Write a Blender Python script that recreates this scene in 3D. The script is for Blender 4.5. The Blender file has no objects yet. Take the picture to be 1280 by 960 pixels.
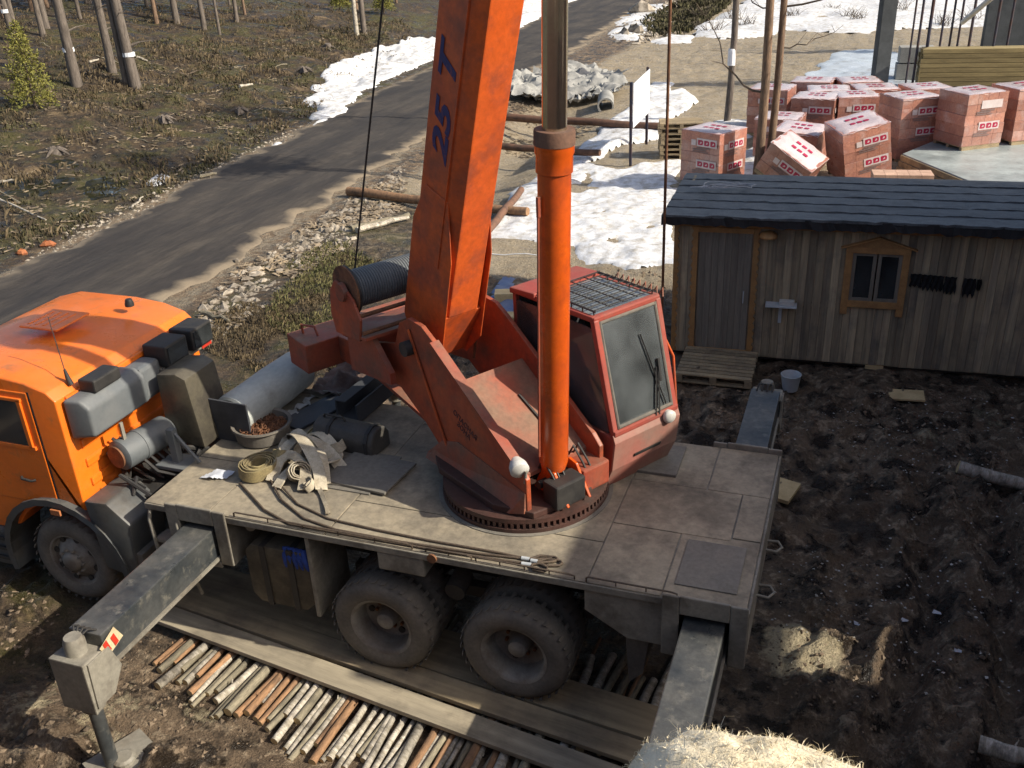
import bpy, bmesh, math, random
import numpy as np
from mathutils import Vector, Matrix
random.seed(7); rng = np.random.default_rng(11)
sc = bpy.context.scene
COL = sc.collection
V = Vector

# ------------------------------------------------------------------ camera
CAM = np.array([3.7637, -7.3541, 6.5947]); YAW, PITCH, ROLL, FPX = -0.363585, 0.458868, -0.049309, 1198.41
_f = np.array([math.sin(YAW)*math.cos(PITCH), math.cos(YAW)*math.cos(PITCH), -math.sin(PITCH)])
_r = np.array([math.cos(YAW), -math.sin(YAW), 0.]); _u = np.cross(_r, _f)
RR = math.cos(ROLL)*_r + math.sin(ROLL)*_u; UU = -math.sin(ROLL)*_r + math.cos(ROLL)*_u; FF = _f
cd = bpy.data.cameras.new('camera'); cam = bpy.data.objects.new('camera', cd); COL.objects.link(cam)
cam.matrix_world = Matrix(((RR[0], UU[0], -FF[0], CAM[0]), (RR[1], UU[1], -FF[1], CAM[1]), (RR[2], UU[2], -FF[2], CAM[2]), (0, 0, 0, 1)))
cd.sensor_width = 36; cd.lens = FPX/1280*36; cd.clip_end = 1500; cd.clip_start = 0.05
sc.camera = cam
# ------------------------------------------------------------------ light
SUN_AZ, SUN_EL = math.radians(89.2), math.radians(36)       # azimuth clockwise from +Y
SDIR = V((math.sin(SUN_AZ)*math.cos(SUN_EL), math.cos(SUN_AZ)*math.cos(SUN_EL), math.sin(SUN_EL)))
w = bpy.data.worlds.new('World'); sc.world = w; w.use_nodes = True
sky = w.node_tree.nodes.new('ShaderNodeTexSky'); sky.sky_type = 'NISHITA'; sky.sun_disc = False
sky.sun_elevation = SUN_EL; sky.sun_rotation = SUN_AZ; sky.air_density = .9; sky.dust_density = 3.0; sky.ozone_density = .6
bg = w.node_tree.nodes['Background']; bg.inputs[1].default_value = 0.128
w.node_tree.links.new(sky.outputs[0], bg.inputs[0])
sl = bpy.data.lights.new('sun', 'SUN'); sl.energy = 5.0; sl.angle = math.radians(0.5); sl.color = (1.0, 0.92, 0.78)
so = bpy.data.objects.new('sun', sl); COL.objects.link(so); so.rotation_euler = (-SDIR).to_track_quat('-Z', 'Y').to_euler(); so.location = (20, 5, 20)
sc.view_settings.view_transform = 'Standard'; sc.view_settings.look = 'None'; sc.view_settings.gamma = 1
sc.view_settings.use_curve_mapping = False; sc.view_settings.exposure = 0.35

# ------------------------------------------------------------------ pixel -> place
def ray(px, py): return RR*((px-640)/FPX) + UU*((480-py)/FPX) + FF
def at(px, py, x=None, y=None, z=None):
    d = ray(px, py)
    t = (z-CAM[2])/d[2] if z is not None else (y-CAM[1])/d[1] if y is not None else (x-CAM[0])/d[0]
    return V(CAM+t*d)
def zat(py, x, y):
    lo, hi = -2., 12.
    for _ in range(40):
        m = (lo+hi)/2; d = np.array([x, y, m])-CAM
        if 480-FPX*(d@UU)/(d@FF) > py: lo = m
        else: hi = m
    return lo

# ------------------------------------------------------------------ noise / terrain
def vnoise(x, y, seed=0):
    x = np.asarray(x, float); y = np.asarray(y, float)
    xi = np.floor(x).astype(np.int64); yi = np.floor(y).astype(np.int64); fx = x-xi; fy = y-yi
    def hsh(a, b):
        n = (a*374761393 + b*668265263 + seed*974711) & 0x7fffffff
        n = ((n ^ (n >> 13))*1274126177) & 0x7fffffff
        return ((n ^ (n >> 16)) & 0xffff)/65535.
    ux = fx*fx*(3-2*fx); uy = fy*fy*(3-2*fy)
    a = hsh(xi, yi); b = hsh(xi+1, yi); c = hsh(xi, yi+1); d = hsh(xi+1, yi+1)
    return (a*(1-ux)+b*ux)*(1-uy)+(c*(1-ux)+d*ux)*uy
def fbm(x, y, o=4, seed=0):
    s = 0; a = .5
    for i in range(o):
        s = s+a*vnoise(x*2**i+i*17.3, y*2**i-i*9.1, seed+i); a *= .5
    return s/(1-.5**o)
def sst(a, b, x):
    t = np.clip((np.asarray(x, float)-a)/(b-a), 0, 1); return t*t*(3-2*t)
def road_lo(y): return np.interp(y, [-40, 4, 10, 16, 30, 45, 64, 160], [-6.5, -8.3, -8.95, -9.4, -10.5, -10.9, -12.2, -22])
def road_up(y): return np.interp(y, [-40, 4, 10, 16, 30, 45, 64, 160], [-12.5, -13.2, -13.8, -14.4, -15.8, -16.8, -18.4, -30])
def H(x, y):
    x = np.asarray(x, float); y = np.asarray(y, float)
    up = road_up(y); lo = road_lo(y)
    d = np.maximum(0, up-1.0-x)
    z = 0.115*d*sst(0, 6, d); z = np.where(z > 3.2, 3.2+(z-3.2)*.25, z)
    rough = sst(.3, 3, np.where(x < (up+lo)/2, up-x, x-lo))
    z = z + rough*((fbm(x*.45, y*.45, 4, 3)-.5)*.8+(fbm(x*2.2, y*2.2, 3, 9)-.5)*.28)*np.where(x < up, 1.0, .38)
    # ditch beside the road on the site side
    z = z - .55*np.exp(-((x-lo-3.2)/1.3)**2)*sst(13, 17, y)*(1-sst(26, 32, y))
    # trampled, frozen mud of the yard
    yard = sst(-6.5, -4.5, x)*(1-sst(9, 12, y))
    tr = sst(.0, .5, np.maximum(np.abs(x+.1)-3.5, np.abs(y+.3)-1.9))
    lump = (1-np.abs(2*fbm(x*2.6, y*2.2, 3, 21)-1))*.15 + (fbm(x*3.4, y*2.9, 3, 77)-.5)*.16 + (fbm(x*6.5, y*5.5, 3, 33)-.5)*.24 + np.maximum(0, fbm(x*1.1, y*1.0, 2, 41)-.5)*.25
    for k_, (x0, sl_) in enumerate(((4.65, .10), (5.45, .10), (6.6, -.12))):
        dd = x-(x0+sl_*y+.12*np.sin(y*1.3+k_)); lump = lump-.20*np.exp(-(dd/.15)**2)*sst(-3.5, -2, y)*(1-sst(3., 4.5, y))+.10*np.exp(-((np.abs(dd)-.28)/.10)**2)*sst(-3.5, -2, y)*(1-sst(3., 4.5, y))
    hx = sst(6.0, 6.6, y)
    z = z + yard*tr*(lump-.07)*(1-.6*hx)
    z = z*(1-.9*(1-tr)*yard) - .015*(1-tr)*yard
    # bed of the road
    inr = sst(-.4, .3, np.minimum(x-up, lo-x)); z = z*(1-inr) - .03*inr
    return z
def gat(px, py, dz=0.):
    d = ray(px, py); t = np.concatenate([np.arange(4, 60, .05), np.arange(60, 400, .5)])
    P = CAM[None]+t[:, None]*d[None]; hh = H(P[:, 0], P[:, 1])+dz
    k = np.argmax(P[:, 2] < hh)
    if P[k, 2] >= hh[k]: k = len(t)-1
    return V((P[k, 0], P[k, 1], float(hh[k])))
def gz(x, y): return float(H(x, y))

# ------------------------------------------------------------------ materials
def _n(nt, t, **k):
    n = nt.nodes.new(t)
    for a, b in k.items(): setattr(n, a, b)
    return n
def rgba(c): return (c[0], c[1], c[2], 1)
def M(name, c1, c2=None, scale=4., rough=.7, metal=0., bump=0., bscale=None, grain=.25, gscale=None, dust=0., dustc=(.30, .25, .18),
      stain=0., stainc=(.03, .025, .02), sscale=1.5, rnd=0., lo=.4, hi=.62, stretch=None, coat=0., spec=.5, rvar=.15):
    m = bpy.data.materials.new(name); m.use_nodes = True; nt = m.node_tree; L = nt.links; b = nt.nodes['Principled BSDF']
    tc = _n(nt, 'ShaderNodeTexCoord'); src = tc.outputs['Object']
    if rnd:
        oi = _n(nt, 'ShaderNodeObjectInfo'); ad = _n(nt, 'ShaderNodeVectorMath', operation='ADD'); mu = _n(nt, 'ShaderNodeMath', operation='MULTIPLY'); mu.inputs[1].default_value = 37.
        L.new(oi.outputs['Random'], mu.inputs[0]); L.new(src, ad.inputs[0]); L.new(mu.outputs[0], ad.inputs[1]); src = ad.outputs[0]
    if stretch:
        mp = _n(nt, 'ShaderNodeMapping'); mp.inputs['Scale'].default_value = stretch; L.new(src, mp.inputs['Vector']); srcs = mp.outputs[0]
    else: srcs = src
    def noise(s, vec, det=6., ro=.6):
        n = _n(nt, 'ShaderNodeTexNoise'); n.inputs['Scale'].default_value = s; n.inputs['Detail'].default_value = det; n.inputs['Roughness'].default_value = ro
        L.new(vec, n.inputs['Vector']); return n.outputs['Fac']
    def mrange(v, a, c, d=0., e=1.):
        n = _n(nt, 'ShaderNodeMapRange'); n.clamp = True
        for i, x in zip((1, 2, 3, 4), (a, c, d, e)): n.inputs[i].default_value = x
        L.new(v, n.inputs[0]); return n.outputs[0]
    def mix(f, A, B, mode='MIX'):
        n = _n(nt, 'ShaderNodeMix', data_type='RGBA', blend_type=mode)
        if isinstance(f, float): n.inputs[0].default_value = f
        else: L.new(f, n.inputs[0])
        for i, X in ((6, A), (7, B)):
            if isinstance(X, tuple): n.inputs[i].default_value = rgba(X)
            else: L.new(X, n.inputs[i])
        return n.outputs[2]
    c2 = c2 or tuple(v*.75 for v in c1)
    f1 = noise(scale, srcs); col = mix(mrange(f1, lo, hi), c1, c2)
    if stain:
        f = mrange(noise(sscale, src, 8., .65), .62-stain*.25, .72); col = mix(f, col, stainc)
    if dust:
        g = _n(nt, 'ShaderNodeNewGeometry'); sp = _n(nt, 'ShaderNodeSeparateXYZ'); L.new(g.outputs['Normal'], sp.inputs[0])
        up = mrange(sp.outputs[2], -.2, .95, .25, 1.); dn = mrange(noise(2.3, src, 7., .65), .3, .7)
        mm = _n(nt, 'ShaderNodeMath', operation='MULTIPLY'); L.new(up, mm.inputs[0]); L.new(dn, mm.inputs[1])
        m2 = _n(nt, 'ShaderNodeMath', operation='MULTIPLY'); L.new(mm.outputs[0], m2.inputs[0]); m2.inputs[1].default_value = dust
        col = mix(m2.outputs[0], col, dustc)
    fg = noise(gscale or scale*9, srcs, 4., .7)
    if grain:
        v = mrange(fg, .25, .75, 1-grain, 1+grain*.6); cb = _n(nt, 'ShaderNodeCombineColor')
        for i in range(3): L.new(v, cb.inputs[i])
        col = mix(1.0, col, cb.outputs[0], 'MULTIPLY')
    if rnd:
        v = mrange(oi.outputs['Random'], 0, 1, 1-rnd, 1+rnd*.6); cb = _n(nt, 'ShaderNodeCombineColor')
        for i in range(3): L.new(v, cb.inputs[i])
        col = mix(1.0, col, cb.outputs[0], 'MULTIPLY')
    L.new(col, b.inputs['Base Color'])
    b.inputs['Metallic'].default_value = metal; b.inputs['Specular IOR Level'].default_value = spec
    L.new(mrange(f1, .3, .7, max(.02, rough-rvar), min(1., rough+rvar)), b.inputs['Roughness'])
    if coat: b.inputs['Coat Weight'].default_value = coat; b.inputs['Coat Roughness'].default_value = .12
    if bump:
        fb = noise(bscale or scale*5, srcs, 7., .65); bp = _n(nt, 'ShaderNodeBump'); bp.inputs['Strength'].default_value = bump; bp.inputs['Distance'].default_value = .02
        L.new(fb, bp.inputs['Height']); L.new(bp.outputs[0], b.inputs['Normal'])
    return m
def glass(name, tint, rough=.06, refl=.12, clear=.55):
    m = bpy.data.materials.new(name); m.use_nodes = True; nt = m.node_tree; L = nt.links; nt.nodes.remove(nt.nodes['Principled BSDF'])
    o = nt.nodes['Material Output']; tr = _n(nt, 'ShaderNodeBsdfTransparent'); tr.inputs[0].default_value = rgba(tint)
    df = _n(nt, 'ShaderNodeBsdfDiffuse'); df.inputs[0].default_value = (.27, .30, .31, 1)
    gl = _n(nt, 'ShaderNodeBsdfGlossy'); gl.inputs['Roughness'].default_value = rough
    tc = _n(nt, 'ShaderNodeTexCoord'); no = _n(nt, 'ShaderNodeTexNoise'); no.inputs['Scale'].default_value = 2.5; no.inputs['Detail'].default_value = 6
    mr = _n(nt, 'ShaderNodeMapRange'); mr.inputs[1].default_value = .3; mr.inputs[2].default_value = .75; mr.inputs[3].default_value = (1-clear)*.4; mr.inputs[4].default_value = (1-clear)*1.3
    L.new(tc.outputs['Object'], no.inputs['Vector']); L.new(no.outputs['Fac'], mr.inputs[0])
    m1 = _n(nt, 'ShaderNodeMixShader'); L.new(mr.outputs[0], m1.inputs[0]); L.new(tr.outputs[0], m1.inputs[1]); L.new(df.outputs[0], m1.inputs[2])
    fr = _n(nt, 'ShaderNodeFresnel'); fr.inputs[0].default_value = 1.5
    m2 = _n(nt, 'ShaderNodeMixShader'); L.new(fr.outputs[0], m2.inputs[0]); L.new(m1.outputs[0], m2.inputs[1]); L.new(gl.outputs[0], m2.inputs[2]); L.new(m2.outputs[0], o.inputs[0])
    return m
MT = {}
MT['cab_orange'] = M('cab_orange', (.82, .17, .008), (.76, .15, .008), 2, .35, dust=.22, dustc=(.50, .29, .15), grain=.08, stain=.22, stainc=(.45, .13, .03), sscale=3.5, coat=.2)
MT['boom_orange'] = M('boom_orange', (.61, .102, .016), (.50, .078, .015), 1.6, .5, dust=.32, dustc=(.33, .17, .09), stain=.6, stainc=(.25, .06, .03), sscale=3.2, grain=.25, bump=.08)
MT['cyl_orange'] = M('cyl_orange', (.62, .098, .008), (.52, .075, .008), 2.2, .3, stain=.45, stainc=(.30, .05, .012), sscale=3., grain=.15, coat=.3, dust=.1, dustc=(.3, .18, .1))
MT['turret_red'] = M('turret_red', (.30, .045, .022), (.36, .06, .02), 2.4, .6, dust=.95, dustc=(.19, .135, .09), stain=.55, stainc=(.10, .045, .03), sscale=2.6, grain=.22, bump=.06)
MT['plate_orange'] = M('plate_orange', (.43, .07, .018), (.34, .052, .018), 2., .58, dust=.5, dustc=(.24, .14, .09), stain=.7, stainc=(.14, .05, .032), sscale=3., grain=.25, bump=.08)
MT['plate_faded'] = M('plate_faded', (.33, .078, .038), (.24, .10, .062), 2.4, .7, dust=.8, dustc=(.22, .155, .10), stain=.6, stainc=(.15, .09, .065), sscale=2.6, grain=.25, bump=.08)
MT['cabin_dust'] = M('cabin_dust', (.29, .17, .13), (.34, .12, .09), 1.8, .65, dust=.2, dustc=(.3, .24, .19), stain=.4, stainc=(.22, .15, .12), grain=.15)
MT['turret_dust'] = M('turret_dust', (.16, .09, .06), (.11, .07, .05), 2.4, .7, dust=.6, dustc=(.2, .16, .12), stain=.5, grain=.25)
MT['ring_dark'] = M('ring_dark', (.05, .022, .018), (.075, .026, .018), 3, .6, dust=.45, dustc=(.09, .072, .058), stain=.5, grain=.3)
MT['cabin_red'] = M('cabin_red', (.36, .055, .035), (.29, .05, .035), 2.2, .55, dust=.35, dustc=(.26, .2, .15), stain=.4, stainc=(.20, .12, .09), sscale=1.3, grain=.15)
MT['chrome'] = M('chrome', (.74, .69, .57), (.6, .54, .40), 3, .19, 1., stain=.15, stainc=(.45, .38, .25), sscale=5, grain=.1, rvar=.06)
MT['deck'] = M('deck', (.32, .27, .19), (.19, .165, .125), 1.7, .8, dust=.45, dustc=(.35, .30, .215), stain=.85, stainc=(.095, .082, .065), sscale=1.7, grain=.32, bump=.18, bscale=14, rvar=.2)
MT['deck_dark'] = M('deck_dark', (.16, .15, .13), (.20, .185, .155), 2.6, .75, .05, dust=.4, dustc=(.27, .235, .18), stain=.5, stainc=(.09, .083, .072), grain=.25, bump=.12, bscale=22)
MT['steel_grey'] = M('steel_grey', (.25, .235, .195), (.18, .168, .14), 2.5, .65, dust=.35, stain=.5, stainc=(.10, .085, .065), sscale=2.5, grain=.28, bump=.1)
MT['beam_grey'] = M('beam_grey', (.035, .043, .050), (.06, .066, .07), 2.2, .4, .25, dust=.5, dustc=(.24, .225, .19), stain=.3, stainc=(.2, .19, .16), sscale=7, grain=.3, bump=.05)
MT['black_metal'] = M('black_metal', (.018, .018, .019), (.03, .028, .026), 4, .6, dust=.25, dustc=(.1, .085, .065), grain=.3)
MT['chassis'] = M('chassis', (.03, .028, .026), (.055, .046, .037), 4, .8, dust=.5, dustc=(.13, .105, .08), grain=.3, bump=.15)
MT['grey_plastic'] = M('grey_plastic', (.10, .115, .125), (.13, .14, .145), 3, .6, dust=.3, dustc=(.25, .23, .2), grain=.1)
MT['fender'] = M('fender', (.05, .06, .068), (.075, .08, .08), 3, .5, dust=.5, dustc=(.2, .175, .14), stain=.3, grain=.15)
MT['olive_box'] = M('olive_box', (.10, .088, .062), (.07, .062, .048), 3, .55, .2, dust=.4, dustc=(.2, .17, .12), stain=.5, grain=.25)
MT['rubber'] = M('rubber', (.095, .088, .078), (.155, .138, .115), 3.5, .92, dust=.6, dustc=(.22, .19, .15), grain=.25, bump=.2, bscale=30)
MT['rim'] = M('rim', (.22, .21, .19), (.14, .12, .10), 5, .6, dust=.5, dustc=(.2, .165, .125), stain=.5, stainc=(.07, .05, .04), grain=.2)
MT['rope'] = M('rope', (.10, .075, .055), (.15, .11, .075), 30, .65, .3, grain=.4, bump=.5, bscale=160)
MT['strap'] = M('strap', (.56, .50, .38), (.42, .36, .26), 8, .9, grain=.3, bump=.25, bscale=90, stain=.4, stainc=(.2, .16, .11), rnd=.25)
MT['strap_yellow'] = M('strap_yellow', (.36, .29, .14), (.26, .21, .11), 8, .9, grain=.3, bump=.25, bscale=90, stain=.4, stainc=(.14, .11, .07), rnd=.2)
MT['rust'] = M('rust', (.20, .085, .035), (.11, .05, .028), 9, .85, grain=.4, bump=.3, bscale=40)
MT['rust_pipe'] = M('rust_pipe', (.17, .085, .05), (.11, .06, .04), 5, .8, stain=.4, grain=.3, bump=.2)
MT['roll'] = M('roll', (.46, .49, .46), (.36, .39, .37), 1.6, .6, dust=.3, dustc=(.46, .43, .36), stain=.35, stainc=(.28, .28, .25), sscale=3, grain=.15, bump=.15, bscale=7, stretch=(1, 1, 3))
MT['blue_dark'] = M('blue_dark', (.025, .03, .04), (.05, .055, .065), 3, .55, dust=.35, dustc=(.14, .13, .115), grain=.2)
MT['dark_case'] = M('dark_case', (.045, .041, .036), (.07, .064, .055), 4, .6, dust=.3, dustc=(.13, .115, .09), stain=.3, grain=.25)
MT['brown_tarp'] = M('brown_tarp', (.10, .06, .048), (.15, .09, .07), 3, .8, dust=.2, grain=.3, bump=.25, bscale=10)
MT['white_rag'] = M('white_rag', (.55, .54, .50), (.4, .38, .34), 5, .85, grain=.2, bump=.2)
MT['blue_cloth'] = M('blue_cloth', (.02, .06, .28), (.015, .04, .2), 6, .8, grain=.3)
MT['white_lamp'] = M('white_lamp', (.62, .62, .58), (.5, .49, .45), 6, .3, grain=.1)
MT['pink'] = M('pink', (.85, .03, .2), None, 5, .4, grain=.05)
MT['blue_paint'] = M('blue_paint', (.012, .016, .10), (.018, .022, .11), 14, .55, grain=.2, stain=.3, stainc=(.30, .06, .02), sscale=11)
MT['dark_paint'] = M('dark_paint', (.06, .018, .03), None, 9, .6, grain=.3)
MT['seat'] = M('seat', (.012, .013, .018), (.02, .02, .025), 5, .8, grain=.2)
MT['cabin_grey'] = M('cabin_grey', (.16, .165, .17), (.12, .12, .125), 3, .7, grain=.15)
MT['red_paint'] = M('red_paint', (.55, .04, .02), None, 8, .5, grain=.2)
MT['cream_paint'] = M('cream_paint', (.62, .52, .33), (.5, .4, .24), 9, .6, grain=.3)
MT['glass'] = glass('glass', (.70, .74, .76), clear=.70)
MT['glass_haze'] = glass('glass_haze', (.7, .72, .74), clear=.25)
MT['glass_dark'] = glass('glass_dark', (.12, .13, .14), clear=.85)
MT['old_board'] = M('old_board', (.43, .345, .215), (.25, .21, .15), 3, .8, stretch=(3, 3, .18), grain=.32, gscale=9, bump=.3, bscale=9, stain=.45, stainc=(.15, .135, .112), sscale=1.2, rnd=.32)
MT['trim'] = M('trim', (.42, .225, .08), (.32, .17, .065), 3, .65, stretch=(2, 2, 2), grain=.25, bump=.1, rnd=.15)
MT['door_board'] = M('door_board', (.225, .20, .155), (.17, .15, .12), 3, .75, stretch=(4, 4, .25), grain=.28, bump=.15, rnd=.15)
MT['felt'] = M('felt', (.085, .098, .108), (.15, .165, .172), 6, .7, grain=.45, bump=.6, bscale=12, stain=.5, stainc=(.05, .057, .063), sscale=2.8, stretch=(.8, 1.6, 1), rnd=.06)
MT['tar'] = M('tar', (.012, .013, .015), (.02, .02, .022), 9, .5, grain=.3, bump=.3)
MT['plank'] = M('plank', (.46, .355, .215), (.30, .235, .145), 3, .78, stretch=(.35, 3.5, 3.5), grain=.35, gscale=12, bump=.15, stain=.65, stainc=(.16, .125, .09), sscale=1.6, rnd=.15)
MT['plank_grey'] = M('plank_grey', (.41, .35, .25), (.28, .24, .175), 3, .78, stretch=(.35, 3.5, 3.5), grain=.35, gscale=12, bump=.15, stain=.55, stainc=(.16, .135, .1), sscale=1.6, rnd=.12)
MT['pallet_wood'] = M('pallet_wood', (.34, .26, .15), (.24, .19, .12), 4, .8, stretch=(1, 1, 1), grain=.3, bump=.15, stain=.3, stainc=(.13, .1, .07), rnd=.25)
MT['fresh_wood'] = M('fresh_wood', (.62, .47, .24), (.52, .38, .19), 6, .75, grain=.2, bump=.1, rnd=.15)
MT['birch'] = M('birch', (.54, .49, .41), (.33, .29, .22), 7, .8, stretch=(1.2, 4, 1.2), grain=.4, gscale=26, bump=.35, stain=.6, stainc=(.06, .05, .04), sscale=6, rnd=.28)
MT['pine_bark'] = M('pine_bark', (.36, .20, .10), (.24, .14, .08), 7, .85, stretch=(2, .6, 2), grain=.4, gscale=30, bump=.4, stain=.3, rnd=.25)
MT['grey_bark'] = M('grey_bark', (.30, .26, .18), (.20, .175, .125), 8, .88, stretch=(3, .7, 3), grain=.4, gscale=30, bump=.4, stain=.35, stainc=(.09, .08, .06), rnd=.25)
MT['trunk_grey'] = M('trunk_grey', (.17, .14, .115), (.10, .082, .068), 6, .9, stretch=(2.5, 2.5, .4), grain=.45, gscale=14, bump=.5, bscale=14, rnd=.15)
MT['trunk_pine'] = M('trunk_pine', (.24, .15, .09), (.13, .09, .065), 5, .9, stretch=(2.5, 2.5, .5), grain=.45, gscale=14, bump=.5, bscale=14, rnd=.12)
MT['twig'] = M('twig', (.14, .105, .075), (.09, .07, .05), 9, .9, grain=.4)
MT['needle'] = M('needle', (.055, .085, .02), (.09, .12, .025), 3, .75, grain=.35, rnd=.1)
MT['needle_yellow'] = M('needle_yellow', (.22, .20, .035), (.12, .13, .028), 4, .8, grain=.35)
MT['brick_wrap'] = M('brick_wrap', (.45, .205, .145), (.34, .14, .105), 4, .38, grain=.3, gscale=22, bump=.3, bscale=9, stain=.45, stainc=(.55, .37, .32), sscale=2.0, rnd=.22, coat=.8)
MT['film'] = M('film', (.66, .56, .56), (.54, .44, .44), 3, .3, grain=.15, bump=.5, bscale=9, rnd=.12, coat=.6)
MT['print_white'] = M('print_white', (.62, .54, .53), (.52, .44, .43), 6, .4, grain=.12, rnd=.06)
MT['print_red'] = M('print_red', (.40, .012, .06), None, 6, .4, grain=.15)
MT['print_grey'] = M('print_grey', (.22, .15, .14), None, 9, .45, grain=.25)
MT['concrete'] = M('concrete', (.33, .325, .30), (.25, .245, .23), 2.2, .85, grain=.25, bump=.2, bscale=14, stain=.35, stainc=(.16, .16, .15))
MT['concrete_wet'] = M('concrete_wet', (.26, .30, .30), (.36, .40, .39), 1.1, .42, grain=.2, bump=.12, bscale=9, stain=.5, stainc=(.17, .19, .19), sscale=.9, rvar=.2)
MT['column'] = M('column', (.075, .083, .09), (.058, .065, .07), 2, .8, grain=.2, bump=.08)
MT['masonry'] = M('masonry', (.34, .2, .14), (.28, .16, .11), 3, .85, grain=.3, bump=.2)
MT['prop_steel'] = M('prop_steel', (.03, .033, .06), (.07, .035, .03), 3, .6, grain=.3, rnd=.2)
MT['sign_white'] = M('sign_white', (.78, .80, .82), (.72, .74, .77), 3, .45, grain=.06)
MT['stone'] = M('stone', (.46, .40, .32), (.20, .165, .125), 3, .9, grain=.35, bump=.3, bscale=18, rnd=.35)
MT['chip'] = M('chip', (.44, .34, .22), (.13, .10, .07), 3.5, .85, grain=.4, rnd=.3, lo=.4, hi=.6)
MT['grass'] = M('grass', (.15, .13, .05), (.085, .088, .03), 2.5, .9, grain=.4)
MT['straw'] = M('straw', (.14, .102, .052), (.062, .046, .027), 1.5, .9, grain=.4)
MT['snow'] = M('snow', (.76, .77, .79), (.58, .585, .595), 3.5, .65, grain=.28, gscale=30, bump=.9, bscale=9, stain=.6, stainc=(.36, .32, .25), sscale=4.5)
MT['ice'] = M('ice', (.5, .55, .6), (.38, .42, .46), 1.2, .3, grain=.12, bump=.2, bscale=6, stain=.3, stainc=(.22, .2, .17), sscale=1)
MT['wool'] = M('wool', (.84, .75, .56), (.72, .62, .43), 14, .95, grain=.2, gscale=60, bump=.5, bscale=70)
MT['bucket'] = M('bucket', (.5, .53, .54), (.42, .45, .46), 4, .4, grain=.1)
MT['rag_black'] = M('rag_black', (.006, .006, .007), (.012, .012, .013), 9, .9, grain=.3)
MT['litter'] = M('litter', (.55, .56, .58), (.4, .42, .46), 9, .5, grain=.1, rnd=.3)
MT['timber'] = M('timber', (.34, .265, .12), (.25, .195, .09), 3, .75, stretch=(.3, 3, 3), grain=.3, rnd=.25)
MT['moss'] = M('moss', (.075, .068, .023), (.042, .034, .021), .9, .95, grain=.4)
MT['pale_chip'] = M('pale_chip', (.5, .48, .44), (.3, .27, .22), 9, .7, grain=.2)
MT['clod'] = M('clod', (.22, .16, .105), (.07, .052, .036), 2.5, .85, grain=.35, bump=.3)
MT['rust_brick'] = M('rust_brick', (.4, .14, .05), (.3, .1, .04), 5, .85, grain=.3, bump=.3)
MT['bog'] = M('bog', (.012, .012, .009), (.03, .028, .014), 2, .08, grain=.1, rvar=.05)
MT['pale_brick'] = M('pale_brick', (.55, .36, .26), (.46, .29, .21), 5, .85, grain=.25, rnd=.15)
MT['blue_tarp'] = M('blue_tarp', (.10, .14, .26), (.16, .19, .28), 5, .5, grain=.2, bump=.2)

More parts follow.
